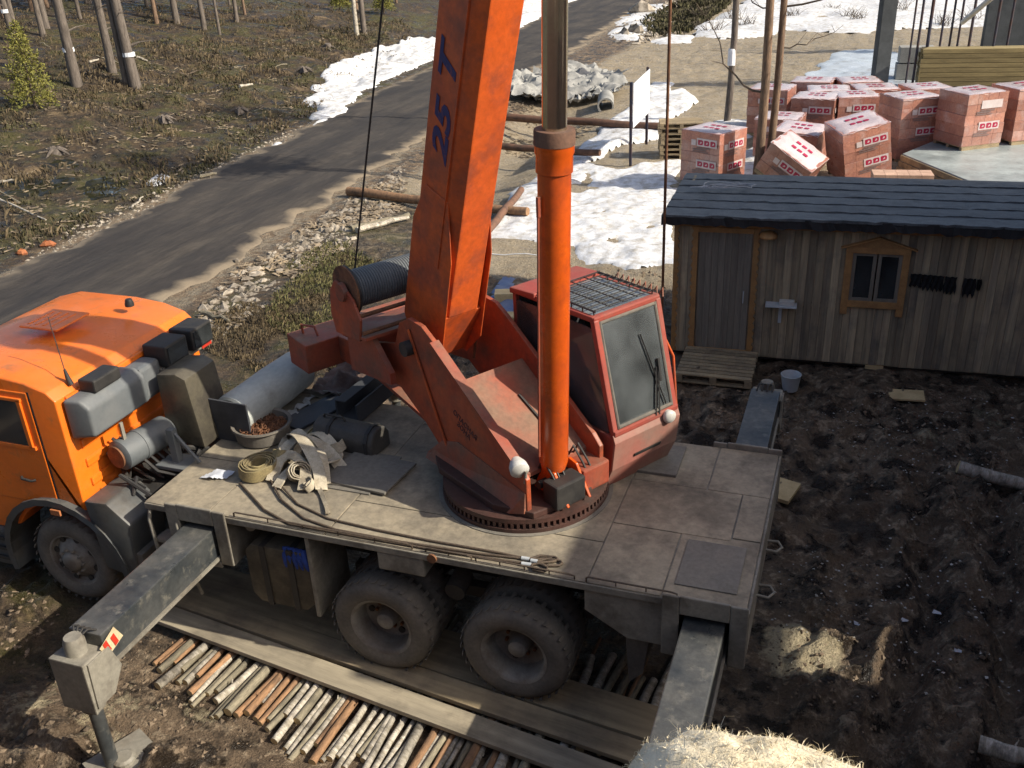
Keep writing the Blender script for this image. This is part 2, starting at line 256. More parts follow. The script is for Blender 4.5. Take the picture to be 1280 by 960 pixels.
def terrain_mat():
    m = bpy.data.materials.new('earth'); m.use_nodes = True; nt = m.node_tree; L = nt.links; b = nt.nodes['Principled BSDF']
    tc = _n(nt, 'ShaderNodeTexCoord'); at_ = _n(nt, 'ShaderNodeAttribute', attribute_name='terrain'); sp = _n(nt, 'ShaderNodeSeparateColor'); L.new(at_.outputs['Color'], sp.inputs[0])
    def noise(s, det=8., ro=.65):
        n = _n(nt, 'ShaderNodeTexNoise'); n.inputs['Scale'].default_value = s; n.inputs['Detail'].default_value = det; n.inputs['Roughness'].default_value = ro; L.new(tc.outputs['Object'], n.inputs['Vector']); return n.outputs['Fac']
    def mr(v, a, c, d=0., e=1.):
        n = _n(nt, 'ShaderNodeMapRange'); n.clamp = True
        for i, x in zip((1, 2, 3, 4), (a, c, d, e)): n.inputs[i].default_value = x
        L.new(v, n.inputs[0]); return n.outputs[0]
    def mix(f, A, B, mode='MIX'):
        n = _n(nt, 'ShaderNodeMix', data_type='RGBA', blend_type=mode)
        if isinstance(f, float): n.inputs[0].default_value = f
        else: L.new(f, n.inputs[0])
        for i, X in ((6, A), (7, B)):
            if isinstance(X, tuple): n.inputs[i].default_value = rgba(X)
            else: L.new(X, n.inputs[i])
        return n.outputs[2]
    def addm(a, k, op='MULTIPLY'):
        n = _n(nt, 'ShaderNodeMath', operation=op); L.new(a, n.inputs[0])
        if isinstance(k, float): n.inputs[1].default_value = k
        else: L.new(k, n.inputs[1])
        return n.outputs[0]
    a = noise(1.3); c = noise(7.); e = noise(31., 5.); g = noise(.55); h_ = noise(3.1)
    mud = mix(mr(a, .38, .64), (.135, .094, .06), (.23, .165, .106)); mud = mix(mr(c, .52, .64), mud, (.40, .31, .21)); mud = mix(mr(h_, .48, .58), mud, (.036, .026, .018)); mud = mix(mr(g, .56, .66), mud, (.055, .040, .028))
    sand = mix(mr(a, .35, .65), (.40, .33, .23), (.29, .235, .16)); sand = mix(mr(c, .55, .75), sand, (.21, .165, .11)); sand = mix(mr(h_, .62, .74), sand, (.17, .135, .095))
    forest = mix(mr(h_, .35, .6), (.085, .057, .033), (.030, .023, .016)); forest = mix(mr(g, .48, .58), forest, (.070, .063, .021)); forest = mix(mr(c, .54, .70), forest, (.19, .14, .078)); forest = mix(mr(a, .55, .64), forest, (.032, .027, .02)); forest = mix(mr(g, .40, .33), forest, (.19, .135, .075))
    ns = addm(addm(c, h_, 'ADD'), -1.0, 'ADD')
    s = mr(addm(sp.outputs[0], addm(ns, .7), 'ADD'), .35, .65); fo = mr(addm(sp.outputs[1], addm(ns, .7), 'ADD'), .35, .65)
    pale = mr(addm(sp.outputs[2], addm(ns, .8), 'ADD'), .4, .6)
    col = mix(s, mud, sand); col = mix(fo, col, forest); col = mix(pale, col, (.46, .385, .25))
    v = mr(e, .25, .75, .72, 1.2); cb = _n(nt, 'ShaderNodeCombineColor')
    for i in range(3): L.new(v, cb.inputs[i])
    col = mix(1.0, col, cb.outputs[0], 'MULTIPLY'); L.new(col, b.inputs['Base Color'])
    L.new(mr(h_, .42, .60, .92, .22), b.inputs['Roughness']); b.inputs['Specular IOR Level'].default_value = .35
    bp = _n(nt, 'ShaderNodeBump'); bp.inputs['Strength'].default_value = 1.0; bp.inputs['Distance'].default_value = .07
    hb = addm(addm(c, e, 'ADD'), h_, 'ADD'); L.new(hb, bp.inputs['Height']); L.new(bp.outputs[0], b.inputs['Normal'])
    return m
MT['earth'] = terrain_mat()
MT['road'] = M('road', (.034, .028, .024), (.078, .064, .050), 1.1, .88, stretch=(1.3, .16, 1), lo=.40, hi=.70, grain=.5, gscale=10, bump=.6, bscale=7, stain=.8, stainc=(.024, .020, .018), sscale=.35)

# ------------------------------------------------------------------ mesh builder
class MB:
    def __init__(s): s.v = []; s.f = []; s.mi = []; s.cur = 0
    def add(s, vs, fs):
        o = len(s.v); s.v += [tuple(p) for p in vs]; s.f += [tuple(i+o for i in f) for f in fs]; s.mi += [s.cur]*len(fs); return s
    def box(s, x0, x1, y0, y1, z0, z1):
        return s.add([(x0, y0, z0), (x1, y0, z0), (x1, y1, z0), (x0, y1, z0), (x0, y0, z1), (x1, y0, z1), (x1, y1, z1), (x0, y1, z1)],
                     [(0, 3, 2, 1), (4, 5, 6, 7), (0, 1, 5, 4), (1, 2, 6, 5), (2, 3, 7, 6), (3, 0, 4, 7)])
    def obox(s, c, ax, ay, az):
        c = V(c); ax = V(ax); ay = V(ay); az = V(az)
        P = [c+sx*ax+sy*ay+sz*az for sz in (-1, 1) for sx, sy in ((-1, -1), (1, -1), (1, 1), (-1, 1))]
        return s.add(P, [(0, 3, 2, 1), (4, 5, 6, 7), (0, 1, 5, 4), (1, 2, 6, 5), (2, 3, 7, 6), (3, 0, 4, 7)])
    def bar(s, a, b, w, h, up=(0, 0, 1)):
        a = V(a); b = V(b); d = (b-a); u = V(up); sd = d.cross(u)
        if sd.length < 1e-6: sd = d.cross(V((1, 0, 0)))
        sd.normalize(); u = sd.cross(d).normalized(); return s.obox((a+b)/2, d/2, sd*w/2, u*h/2)
    def prism(s, poly, ex):
        n = len(poly); ex = V(ex); P = [V(p) for p in poly]
        return s.add(P+[p+ex for p in P], [tuple(range(n))[::-1], tuple(range(n, 2*n))]+[(i, (i+1) % n, n+(i+1) % n, n+i) for i in range(n)])
    def tube(s, pts, r, n=8, cap=True):
        pts = [V(p) for p in pts]; m = len(pts); rs = r if isinstance(r, (list, tuple)) else [r]*m
        t0 = (pts[1]-pts[0]).normalized(); u = t0.orthogonal().normalized(); vs = []; fs = []
        for i, p in enumerate(pts):
            t = (pts[min(i+1, m-1)]-pts[max(i-1, 0)]).normalized(); u = (u-t*u.dot(t)).normalized(); w_ = t.cross(u)
            vs += [p+rs[i]*(math.cos(2*math.pi*k/n)*u+math.sin(2*math.pi*k/n)*w_) for k in range(n)]
        for i in range(m-1):
            for k in range(n): fs.append((i*n+k, i*n+(k+1) % n, (i+1)*n+(k+1) % n, (i+1)*n+k))
        if cap: fs += [tuple(range(n))[::-1], tuple(range((m-1)*n, m*n))]
        return s.add(vs, fs)
    def lathe(s, o, axis, prof, n=32, close=False, cap=True):
        o = V(o); a = V(axis).normalized(); u = a.orthogonal().normalized(); w_ = a.cross(u); vs = []; fs = []; m = len(prof)
        for r, t in prof: vs += [o+a*t+r*(math.cos(2*math.pi*k/n)*u+math.sin(2*math.pi*k/n)*w_) for k in range(n)]
        for i in range(m if close else m-1):
            j = (i+1) % m
            for k in range(n): fs.append((i*n+k, i*n+(k+1) % n, j*n+(k+1) % n, j*n+k))
        if not close:
            if cap and prof[0][0] > 1e-4: fs.append(tuple(range(n))[::-1])
            if cap and prof[-1][0] > 1e-4: fs.append(tuple(range((m-1)*n, m*n)))
        return s.add(vs, fs)
    def mesh(s, name, mats, bevel=0., smooth=0., recalc=True, segs=2):
        me = bpy.data.meshes.new(name); me.from_pydata(s.v, [], s.f); 
        for m in (mats if isinstance(mats, (list, tuple)) else [mats]): me.materials.append(MT[m] if isinstance(m, str) else m)
        me.polygons.foreach_set('material_index', s.mi)
        if recalc or bevel:
            bm = bmesh.new(); bm.from_mesh(me)
            if recalc: bmesh.ops.remove_doubles(bm, verts=bm.verts, dist=1e-5); bmesh.ops.recalc_face_normals(bm, faces=bm.faces)
            if bevel:
                es = [e for e in bm.edges if len(e.link_faces) == 2 and e.calc_face_angle(0) > math.radians(28)]
                bmesh.ops.bevel(bm, geom=es, offset=bevel, segments=segs, profile=.6, affect='EDGES', clamp_overlap=True)
            bm.to_mesh(me); bm.free()
        if smooth:
            me.polygons.foreach_set('use_smooth', [True]*len(me.polygons)); me.set_sharp_from_angle(angle=math.radians(smooth))
        return me
    def build(s, name, mats, parent=None, bevel=0., smooth=0., recalc=True, label=None, segs=2):
        o = bpy.data.objects.new(name, s.mesh(name, mats, bevel, smooth, recalc, segs)); COL.objects.link(o)
        if parent is not None: o.parent = parent
        if label: o['label'] = label
        return o
def tag(o, label, cat, group=None):
    o['label'] = label; o['category'] = cat
    if group: o['group'] = group
    return o
def kind(o, k): o['kind'] = k; return o
def thing(name, label, cat, loc=(0, 0, 0), rz=0., group=None):
    o = bpy.data.objects.new(name, None); COL.objects.link(o); o.location = loc; o.rotation_euler = (0, 0, rz); o.empty_display_size = .2
    return tag(o, label, cat, group)
def inst(o, parent=None, loc=None, rot=None, sc_=None):
    c = o.copy(); COL.objects.link(c); c.parent = parent
    if loc is not None: c.location = loc
    if rot is not None: c.rotation_euler = rot
    if sc_ is not None: c.scale = sc_
    return c
def copy_tree(o, parent=None):
    c = o.copy(); COL.objects.link(c); c.parent = parent
    for ch in o.children: copy_tree(ch, c)
    return c
def rel(o, p):   # parent keeping world coordinates of the mesh (parent not rotated)
    o.parent = p; o.location = o.location - p.location; return o
def text_mesh(txt, size, depth, bold=0.):
    cu = bpy.data.curves.new('lettering', 'FONT'); cu.body = txt; cu.size = size; cu.extrude = depth; cu.align_x = 'CENTER'; cu.align_y = 'CENTER'; cu.resolution_u = 3; cu.offset = bold
    to = bpy.data.objects.new('lettering', cu); COL.objects.link(to); dg = bpy.context.evaluated_depsgraph_get(); dg.update()
    me = bpy.data.meshes.new_from_object(to.evaluated_get(dg)); bpy.data.objects.remove(to); return me

# ================================================================== SETTING
def axis(segs):
    out = []
    for a, b, st in segs: out += list(np.arange(a, b, st))
    out.append(segs[-1][1]); return np.array(out)
gx = np.concatenate([-26-np.geomspace(.4, 230, 34)[::-1], axis([(-26, -5, .2), (-5, 8.2, .055), (8.2, 20, .4)]), 20+np.geomspace(.7, 180, 26)])
gy = np.concatenate([-4-np.geomspace(.3, 40, 20)[::-1], axis([(-4, 8, .055), (8, 40, .22)]), 40+np.geomspace(.4, 330, 40)])
X, Y = np.meshgrid(gx, gy, indexing='ij'); Z = H(X, Y); nx, ny = X.shape
idx = np.arange(nx*ny).reshape(nx, ny)
F = np.stack([idx[:-1, :-1], idx[1:, :-1], idx[1:, 1:], idx[:-1, 1:]], -1).reshape(-1, 4)
me = bpy.data.meshes.new('ground'); me.vertices.add(nx*ny); me.vertices.foreach_set('co', np.stack([X, Y, Z], -1).ravel())
me.loops.add(F.size); me.loops.foreach_set('vertex_index', F.ravel()); me.polygons.add(len(F)); me.polygons.foreach_set('loop_start', np.arange(0, F.size, 4)); me.update(calc_edges=True)
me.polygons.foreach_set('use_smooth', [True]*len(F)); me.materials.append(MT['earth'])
up_, lo_ = road_up(Y), road_lo(Y)
forest = sst(-.6, .8, up_-X)
verge = sst(0, 1.0, X-lo_)*(1-sst(4.0, 6.5, X-lo_))*(1-sst(14, 18, Y)); forest = np.maximum(forest, .62*verge)
forest = np.maximum(forest, .7*sst(70, 90, Y))
sand = sst(8.6, 10.5, Y)*sst(-9.3, -7.5, X+.2*(Y-10)*0)*(X > lo_)*.85
sand = np.maximum(sand, .5*np.exp(-np.minimum(np.abs(X-up_)*1.6, np.abs(X-lo_))**2/.5)*(Y > 0))
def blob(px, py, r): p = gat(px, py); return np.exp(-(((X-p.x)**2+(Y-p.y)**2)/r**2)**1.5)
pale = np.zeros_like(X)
for a in ((1003, 812, .42, .9), (985, 795, .25, .8), (1160, 545, .3, .45), (140, 900, .5, .45), (30, 880, .5, .5), (250, 890, .35, .4), (1240, 520, .6, .4)): pale = np.maximum(pale, a[3]*blob(*a[:3]))  # sun patches painted into the ground colour, plus pale mud by the poles
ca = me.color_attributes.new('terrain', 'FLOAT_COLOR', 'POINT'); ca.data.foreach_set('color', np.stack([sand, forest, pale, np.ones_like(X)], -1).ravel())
kind(bpy.data.objects.new('ground', me), 'structure'); COL.objects.link(bpy.data.objects['ground'])

# the road: one long strip with ragged edges
ys = np.concatenate([np.arange(-30, 60, .3), 60+np.geomspace(.4, 120, 30)]); us = np.linspace(0, 1, 25); b_ = MB(); vs = []
for y in ys:
    a, c = road_up(y)+(fbm(y*1.6, 3., 5, 5)-.5)*1.3, road_lo(y)+(fbm(y*1.6, 8., 5, 6)-.5)*1.3
    for u in us:
        x = a+(c-a)*u; ed = min(u, 1-u)
        vs.append((x, y, (.012+.05*min(1, ed*5)*1 if 0 < ed else -.05)+(float(fbm(x*3, y*.8, 3, 8))-.5)*.03*(ed > 0) - .03*math.exp(-((u-.3)/.07)**2)-.03*math.exp(-((u-.68)/.07)**2)))
n_ = len(us); b_.add(vs, [(i*n_+k, i*n_+k+1, (i+1)*n_+k+1, (i+1)*n_+k) for i in range(len(ys)-1) for k in range(n_-1)])
ro_ = kind(b_.build('road', 'road', smooth=60, recalc=False), 'structure')
ea = ro_.data.attributes.new('verge', 'FLOAT', 'POINT'); ea.data.foreach_set('value', np.tile(np.clip(1-np.minimum(us, 1-us)/.14, 0, 1), len(ys)).astype(np.float32))
rm = MT['road']; nt_ = rm.node_tree; pb_ = nt_.nodes['Principled BSDF']; src_ = pb_.inputs['Base Color'].links[0].from_socket
va = _n(nt_, 'ShaderNodeAttribute', attribute_name='verge'); nz_ = _n(nt_, 'ShaderNodeTexNoise'); nz_.inputs['Scale'].default_value = 2.2; nz_.inputs['Detail'].default_value = 8
tc_ = _n(nt_, 'ShaderNodeTexCoord'); nt_.links.new(tc_.outputs['Object'], nz_.inputs['Vector'])
ad_ = _n(nt_, 'ShaderNodeMath', operation='ADD'); nt_.links.new(va.outputs['Fac'], ad_.inputs[0]); nt_.links.new(nz_.outputs['Fac'], ad_.inputs[1])
mr_ = _n(nt_, 'ShaderNodeMapRange'); mr_.inputs[1].default_value = .85; mr_.inputs[2].default_value = 1.35; nt_.links.new(ad_.outputs[0], mr_.inputs[0])
mx_ = _n(nt_, 'ShaderNodeMix', data_type='RGBA'); nt_.links.new(mr_.outputs[0], mx_.inputs[0]); nt_.links.new(src_, mx_.inputs[6]); mx_.inputs[7].default_value = (.22, .175, .12, 1); nt_.links.new(mx_.outputs[2], pb_.inputs['Base Color'])

# snow and ice lying in patches
def inpoly(px, py, poly):
    r = np.zeros(px.shape, bool); n = len(poly)
    for i in range(n):
        x1, y1 = poly[i]; x2, y2 = poly[(i+1) % n]
        c = ((y1 > py) != (y2 > py)) & (px < (x2-x1)*(py-y1)/((y2-y1) or 1e-9)+x1); r ^= c
    return r
def patch(name, poly_px, mat, cell, hmax, nz, seed, holes=0.):
    P = [gat(*p) for p in poly_px]; poly = [(p.x, p.y) for p in P]
    x0, x1 = min(p[0] for p in poly)-1, max(p[0] for p in poly)+1; y0, y1 = min(p[1] for p in poly)-1, max(p[1] for p in poly)+1
    xs_, ys_ = np.arange(x0, x1, cell), np.arange(y0, y1, cell*1.4); A, B = np.meshgrid(xs_, ys_, indexing='ij')
    wx = (fbm(A*1.1, B*1.1, 4, seed)-.5)*nz*2; wy = (fbm(A*1.1+50, B*1.1, 4, seed+3)-.5)*nz*2
    m = inpoly(A+wx, B+wy, poly).astype(float)
    if holes: m *= (fbm(A*1.5, B*.9, 5, seed+9) > holes)
    s = m.copy()
    for _ in range(2): s = (s+np.roll(s, 1, 0)+np.roll(s, -1, 0)+np.roll(s, 1, 1)+np.roll(s, -1, 1))/5
    z = H(A, B)-.03+sst(.2, .8, s)*.045+sst(.45, 1., s)*hmax*fbm(A*.7, B*.7, 3, seed+5)+(fbm(A*6, B*6, 3, seed)-.5)*.04*m
    keep = s > .2; n2 = A.shape[1]; id_ = -np.ones(A.shape, int); id_[keep] = np.arange(keep.sum())
    vs = np.stack([A[keep], B[keep], z[keep]], -1); fs = []
    q4 = np.stack([id_[:-1, :-1], id_[1:, :-1], id_[1:, 1:], id_[:-1, 1:]], -1).reshape(-1, 4); q4 = q4[(q4 >= 0).all(1)]
    b = MB(); b.add(vs.tolist(), q4.tolist()); return kind(b.build(name, mat, smooth=70, recalc=False), 'structure')
patch('snow_patch', [(376, 128), (400, 100), (440, 72), (500, 58), (545, 48), (548, 75), (505, 90), (470, 104), (447, 122), (420, 150), (388, 158), (400, 138)], 'snow', .08, .22, .55, 1)
patch('snow_patch', [(560, 30), (640, 10), (700, -12), (745, -10), (690, 14), (650, 36), (600, 62), (575, 60)], 'snow', .25, .5, .5, 2)
patch('snow_patch', [(592, 300), (625, 262), (648, 232), (690, 212), (730, 204), (770, 212), (850, 198), (852, 330), (790, 336), (735, 332), (715, 312), (650, 300)], 'snow', .07, .05, .3, 3, .24)
patch('snow_patch', [(700, 205), (735, 178), (772, 146), (800, 122), (862, 112), (872, 128), (838, 150), (850, 170), (800, 178), (772, 183), (735, 205)], 'snow', .1, .25, .2, 4)
patch('snow_patch', [(805, 112), (818, 102), (842, 104), (838, 118), (815, 122)], 'snow', .1, .1, .2, 5)
patch('snow_patch', [(930, 3), (1000, -14), (1300, -14), (1300, 30), (1230, 34), (1130, 36), (1065, 42), (985, 38), (940, 48), (880, 50), (862, 42), (900, 20)], 'snow', .3, .3, .6, 6, .3)
patch('snow_patch', [(752, 50), (765, 30), (790, 12), (830, 2), (845, 18), (822, 34), (800, 50)], 'snow', .25, .2, .6, 7, .42)
patch('snow_patch', [(808, 52), (835, 42), (868, 44), (862, 54), (830, 57)], 'snow', .2, .15, .3, 8)
patch('ice_sheet', [(1010, 96), (1032, 74), (1060, 62), (1110, 62), (1150, 72), (1150, 118), (1060, 112), (1020, 100)], 'ice', .15, .04, .4, 9)
patch('snow_patch', [(182, 230), (195, 220), (212, 220), (212, 228), (190, 234)], 'snow', .06, .06, .05, 10)
patch('snow_patch', [(330, 190), (345, 178), (354, 178), (340, 192)], 'snow', .06, .06, .1, 11)
patch('snow_patch', [(1152, 566), (1166, 552), (1182, 558), (1186, 590), (1172, 612), (1158, 590)], 'snow', .03, .01, .12, 14, .48)
patch('bog_pool', [(0, 222), (40, 205), (90, 200), (110, 222), (60, 246), (0, 252)], 'bog', .12, .0, .5, 15, .45)
patch('bog_pool', [(88, 240), (120, 222), (160, 226), (150, 246), (110, 250)], 'bog', .1, .0, .4, 16, .42)
patch('snow_patch', [(860, 222), (950, 180), (960, 215), (940, 240)], 'snow', .1, .15, .2, 12)
patch('snow_patch', [(860, 170), (905, 150), (948, 152), (945, 170), (870, 182)], 'snow', .1, .15, .2, 13)

# building the photograph was taken from, and an unseen side wing added to shade the yard
SX = 9.5
bw = thing('building_wall', 'unfinished masonry building with unseen stepped wing added to shade the yard', 'building', (9.5, -6.6, 0))
def part(b, name, mat, p, **k): return rel(b.build(name, mat, None, **k), p)
part(MB().box(-6, 9.9, -7.1, -6.55, -.2, 5.28), 'wall', 'masonry', bw)
b = MB()
wy0, wy1, wz0, wz1 = -.05, .68, 3.85, 4.60  # wing's opening and stepped top shaped for the sun patch and shade edges
b.box(SX, SX+.4, -6.55, -1.3, -.2, 6.0); b.box(SX, SX+.4, -1.3, wy0, -.2, 7.25); b.box(SX, SX+.4, wy1, 4.6, -.2, 7.25); b.box(SX, SX+.4, wy0, wy1, -.2, wz0); b.box(SX, SX+.4, wy0, wy1, wz1, 7.25); b.box(SX, SX+.4, 4.6, 9.8, -.2, 9.2)
part(b, 'shade_wing', 'masonry', bw)

# ================================================================== TRUCK CRANE
DK = 1.606
T = thing('truck_crane', 'orange truck crane with raised boom standing on outriggers', 'truck crane', (0, 0, 0))
def P_(b, name, mat, parent=None, **k): return b.build(name, mat, parent or T, **k)
# --- driver's cab
AX = -3.63; ZW = .628; RT = .515
arch = [(AX+.70*math.cos(a), ZW+.70*math.sin(a)) for a in np.linspace(math.radians(150), math.radians(28), 9)]
prof = [(-3.27, 1.2), (-3.27, 2.60), (-3.36, 2.74), (-3.62, 2.84), (-4.0, 2.88), (-4.8, 2.88), (-5.15, 2.78), (-5.45, 1.9), (-5.45, .9), (-4.5, .9)]+arch
b = MB(); b.prism([(x, -1.2, z) for x, z in prof], (0, 2.16, 0))
cabm = b.mesh('cab', 'cab_orange', bevel=.045, segs=3)
for v in cabm.vertices:
    if v.co.z > 2.5: v.co.z -= .12*abs((v.co.y+.12)/1.08)**3*min(1, (v.co.z-2.5)/.3)
cabm.polygons.foreach_set('use_smooth', [True]*len(cabm.polygons)); cabm.set_sharp_from_angle(angle=math.radians(35))
cab = bpy.data.objects.new('cab', cabm); COL.objects.link(cab); cab.parent = T
P_(MB().box(-4.75, -3.60, -1.212, -1.19, 1.32, 2.62), 'door', 'cab_orange', cab, bevel=.01)
b = MB(); b.prism([(-4.68, -1.222, 2.02), (-3.70, -1.222, 2.02), (-3.74, -1.222, 2.52), (-4.55, -1.222, 2.52)], (0, .02, 0)); P_(b, 'door_window', 'glass_dark', cab)
b = MB()
for (x0, x1, z0, z1) in ((-4.72, -3.66, 1.98, 2.02), (-4.6, -3.68, 2.52, 2.555), (-3.74, -3.69, 2.0, 2.54)): b.box(x0, x1, -1.235, -1.20, z0, z1)
P_(b, 'window_frame', 'cab_orange', cab, bevel=.006)
b = MB(); b.tube([(-3.98, -1.22, 1.62), (-3.95, -1.25, 1.62), (-3.83, -1.25, 1.61), (-3.80, -1.22, 1.61)], .014, 8); P_(b, 'door_handle', 'black_metal', cab, smooth=50)
P_(MB().box(-3.595, -3.575, -1.206, -1.19, 1.3, 2.63), 'door_seam', 'black_metal', cab)
b = MB(); b.box(-4.45, -3.95, -.34, .16, 2.862, 2.886); P_(b, 'roof_hatch', 'cab_orange', cab, bevel=.015)
for i in range(4): P_(MB().box(-4.40+.1*i, -4.37+.1*i, -.27, .09, 2.884, 2.892), 'hatch_rib', 'cab_orange', cab, bevel=.003)
for z in (1.52, 1.74, 1.96, 2.18): P_(MB().box(-3.29, -3.245, -1.04, .80, z, z+.10), 'pressed_rib', 'cab_orange', cab, bevel=.02)
P_(MB().box(-3.30, -3.24, -1.08, .84, 2.50, 2.56), 'drip_rail', 'cab_orange', cab, bevel=.012)
b = MB(); b.lathe((-3.75, .55, 2.83), (0, 0, 1), [(.0, .09), (.035, .08), (.05, .03), (.05, 0)], 12); P_(b, 'roof_lamp', 'black_metal', cab, smooth=50)
b = MB(); b.tube([(-3.30, -.93, 2.62), (-3.32, -.93, 2.70), (-3.33, -.93, 2.78)], [.03, .022, .012], 8); b.tube([(-3.33, -.93, 2.76), (-3.52, -.78, 3.25)], .005, 5); P_(b, 'antenna', 'black_metal', cab, smooth=50)
# cab rear equipment
gb = MB(); gb.prism([(-3.25, -1.14, 2.12), (-2.98, -1.10, 2.16), (-2.98, -1.10, 2.46), (-3.06, -1.12, 2.55), (-3.25, -1.14, 2.55)], (0, .82, 0)); P_(gb, 'sleeper_locker', 'grey_plastic', bevel=.035, smooth=40, segs=3)
P_(MB().box(-3.22, -3.02, -.92, -.55, 2.55, 2.68), 'battery_box', 'black_metal', bevel=.02)
P_(MB().box(-3.25, -3.02, -.30, .02, 2.14, 2.52), 'rear_cover', 'grey_plastic', bevel=.05)
P_(MB().box(-2.985, -2.965, -.78, -.74, 1.75, 2.15).box(-3.26, -2.965, -.78, -.74, 1.74, 1.77), 'bracket', 'steel_grey')
for y0 in (.02, .46): 
    o = P_(MB().box(-3.22, -2.92, y0, y0+.36, 2.40, 2.64), 'work_lamp', 'black_metal', bevel=.02); P_(MB().box(-2.925, -2.91, y0+.03, y0+.33, 2.43, 2.61), 'lens', 'glass_dark', o)
P_(MB().box(-3.25, -2.98, -.02, .86, 2.34, 2.395), 'lamp_bar', 'steel_grey', bevel=.01)
P_(MB().box(-2.985, -2.97, .66, .83, 2.34, 2.38), 'reflector', 'red_paint')
b = MB(); b.prism([(-2.92, -.22, 1.66), (-2.46, -.22, 1.62), (-2.54, -.22, 2.42), (-2.66, -.22, 2.47), (-2.90, -.22, 2.44)], (0, .52, 0)); P_(b, 'intake_box', 'olive_box', bevel=.03, smooth=40)
b = MB(); b.lathe((-3.02, -.86, 1.80), (.18, 1, 0), [(.0, 0), (.13, .005), (.165, .03), (.165, .25), (.172, .255), (.172, .28), (.165, .285), (.165, .62), (.13, .66), (0, .665)], 26); P_(b, 'air_filter', 'grey_plastic', smooth=40)
b = MB(); b.lathe((-3.03, -.88, 1.80), (.18, 1, 0), [(.0, 0), (.12, .0), (.12, .02)], 22); P_(b, 'filter_cap', 'rust', smooth=40)
b = MB(); b.box(-3.2, -2.5, -.55, .9, 1.0, 1.55); b.box(-3.2, -2.7, -.9, -.45, 1.05, 1.4)
for i in range(16):
    p = V((random.uniform(-3.15, -2.5), random.uniform(-.9, .3), 1.45)); b.tube([p, p+V((random.uniform(-.2, .3), random.uniform(-.2, .2), random.uniform(.05, .25))), p+V((random.uniform(-.1, .5), random.uniform(-.3, .3), 0))], random.uniform(.012, .03), 6)
P_(b, 'engine', 'black_metal')
for i in range(5):
    b = MB(); y = -.7+.09*i; b.tube([(-3.2, y, 1.9-.04*i), (-2.95, y+.03, 1.75), (-2.75, y+.05, 1.55), (-2.5, y+.1, 1.5)], .018, 6); P_(b, 'hose', 'black_metal', smooth=60)
b = MB(); b.box(-2.66, -2.58, -.52, -.44, 1.5, 1.98); b.bar((-2.60, -.48, 1.94), (-2.34, -.48, 1.62), .03, .03); b.box(-2.8, -2.36, -.62, -.34, 1.56, 1.6); P_(b, 'boom_rest', 'grey_plastic', bevel=.006)
b = MB(); b.prism([(-2.55, .78, 1.45), (-2.38, .78, 1.45), (-2.40, .78, 1.98), (-2.52, .78, 1.9)], (0, .5, 0)); P_(b, 'hydraulic_tank', 'blue_dark', bevel=.02)
# fenders and step
def fender(sy):
    b = MB(); pts = [(AX+.74*math.cos(a), ZW+.74*math.sin(a)) for a in np.linspace(math.radians(195), math.radians(-12), 17)]
    for i in range(16):
        (x0, z0), (x1, z1) = pts[i], pts[i+1]
        b.prism([(x0, sy*1.29, z0), (x1, sy*1.29, z1), (x1, sy*1.29, z1+.05), (x0, sy*1.29, z0+.05)], (0, -sy*.42, 0))
        cx, cz = AX, ZW; k = .10
        b.prism([(x0, sy*1.30, z0), (x1, sy*1.30, z1), (x1+(x1-cx)*k, sy*1.30, z1+(z1-cz)*k), (x0+(x0-cx)*k, sy*1.30, z0+(z0-cz)*k)], (0, -sy*.03, 0))
    return b
fd = P_(fender(-1), 'fender', 'fender', smooth=30); P_(MB().box(-3.60, -3.48, -1.335, -1.315, 1.30, 1.36), 'side_marker', 'rust_brick', fd)
P_(fender(1), 'fender', 'fender', smooth=30)
b = MB(); b.prism([(-3.12, -1.28, .70), (-2.72, -1.28, .62), (-2.66, -1.28, 1.30), (-2.9, -1.28, 1.52), (-3.18, -1.28, 1.50)], (0, .5, 0)); P_(b, 'rear_splash_guard', 'fender', bevel=.03, smooth=40)
P_(MB().box(-2.92, -2.62, -1.26, -.85, .30, .95), 'mud_flap', 'rubber', bevel=.01)
b = MB(); b.box(-5.2, -4.42, -1.26, -.9, .42, .90); P_(b, 'cab_step', 'fender', bevel=.04)
for i in range(3): P_(MB().box(-5.1, -4.44, -1.29, -1.25, .52+.13*i, .555+.13*i), 'tread', 'black_metal')
b = MB(); b.box(-5.75, -5.45, -1.2, 1.2, .45, 1.0); P_(b, 'bumper', 'grey_plastic', bevel=.05)
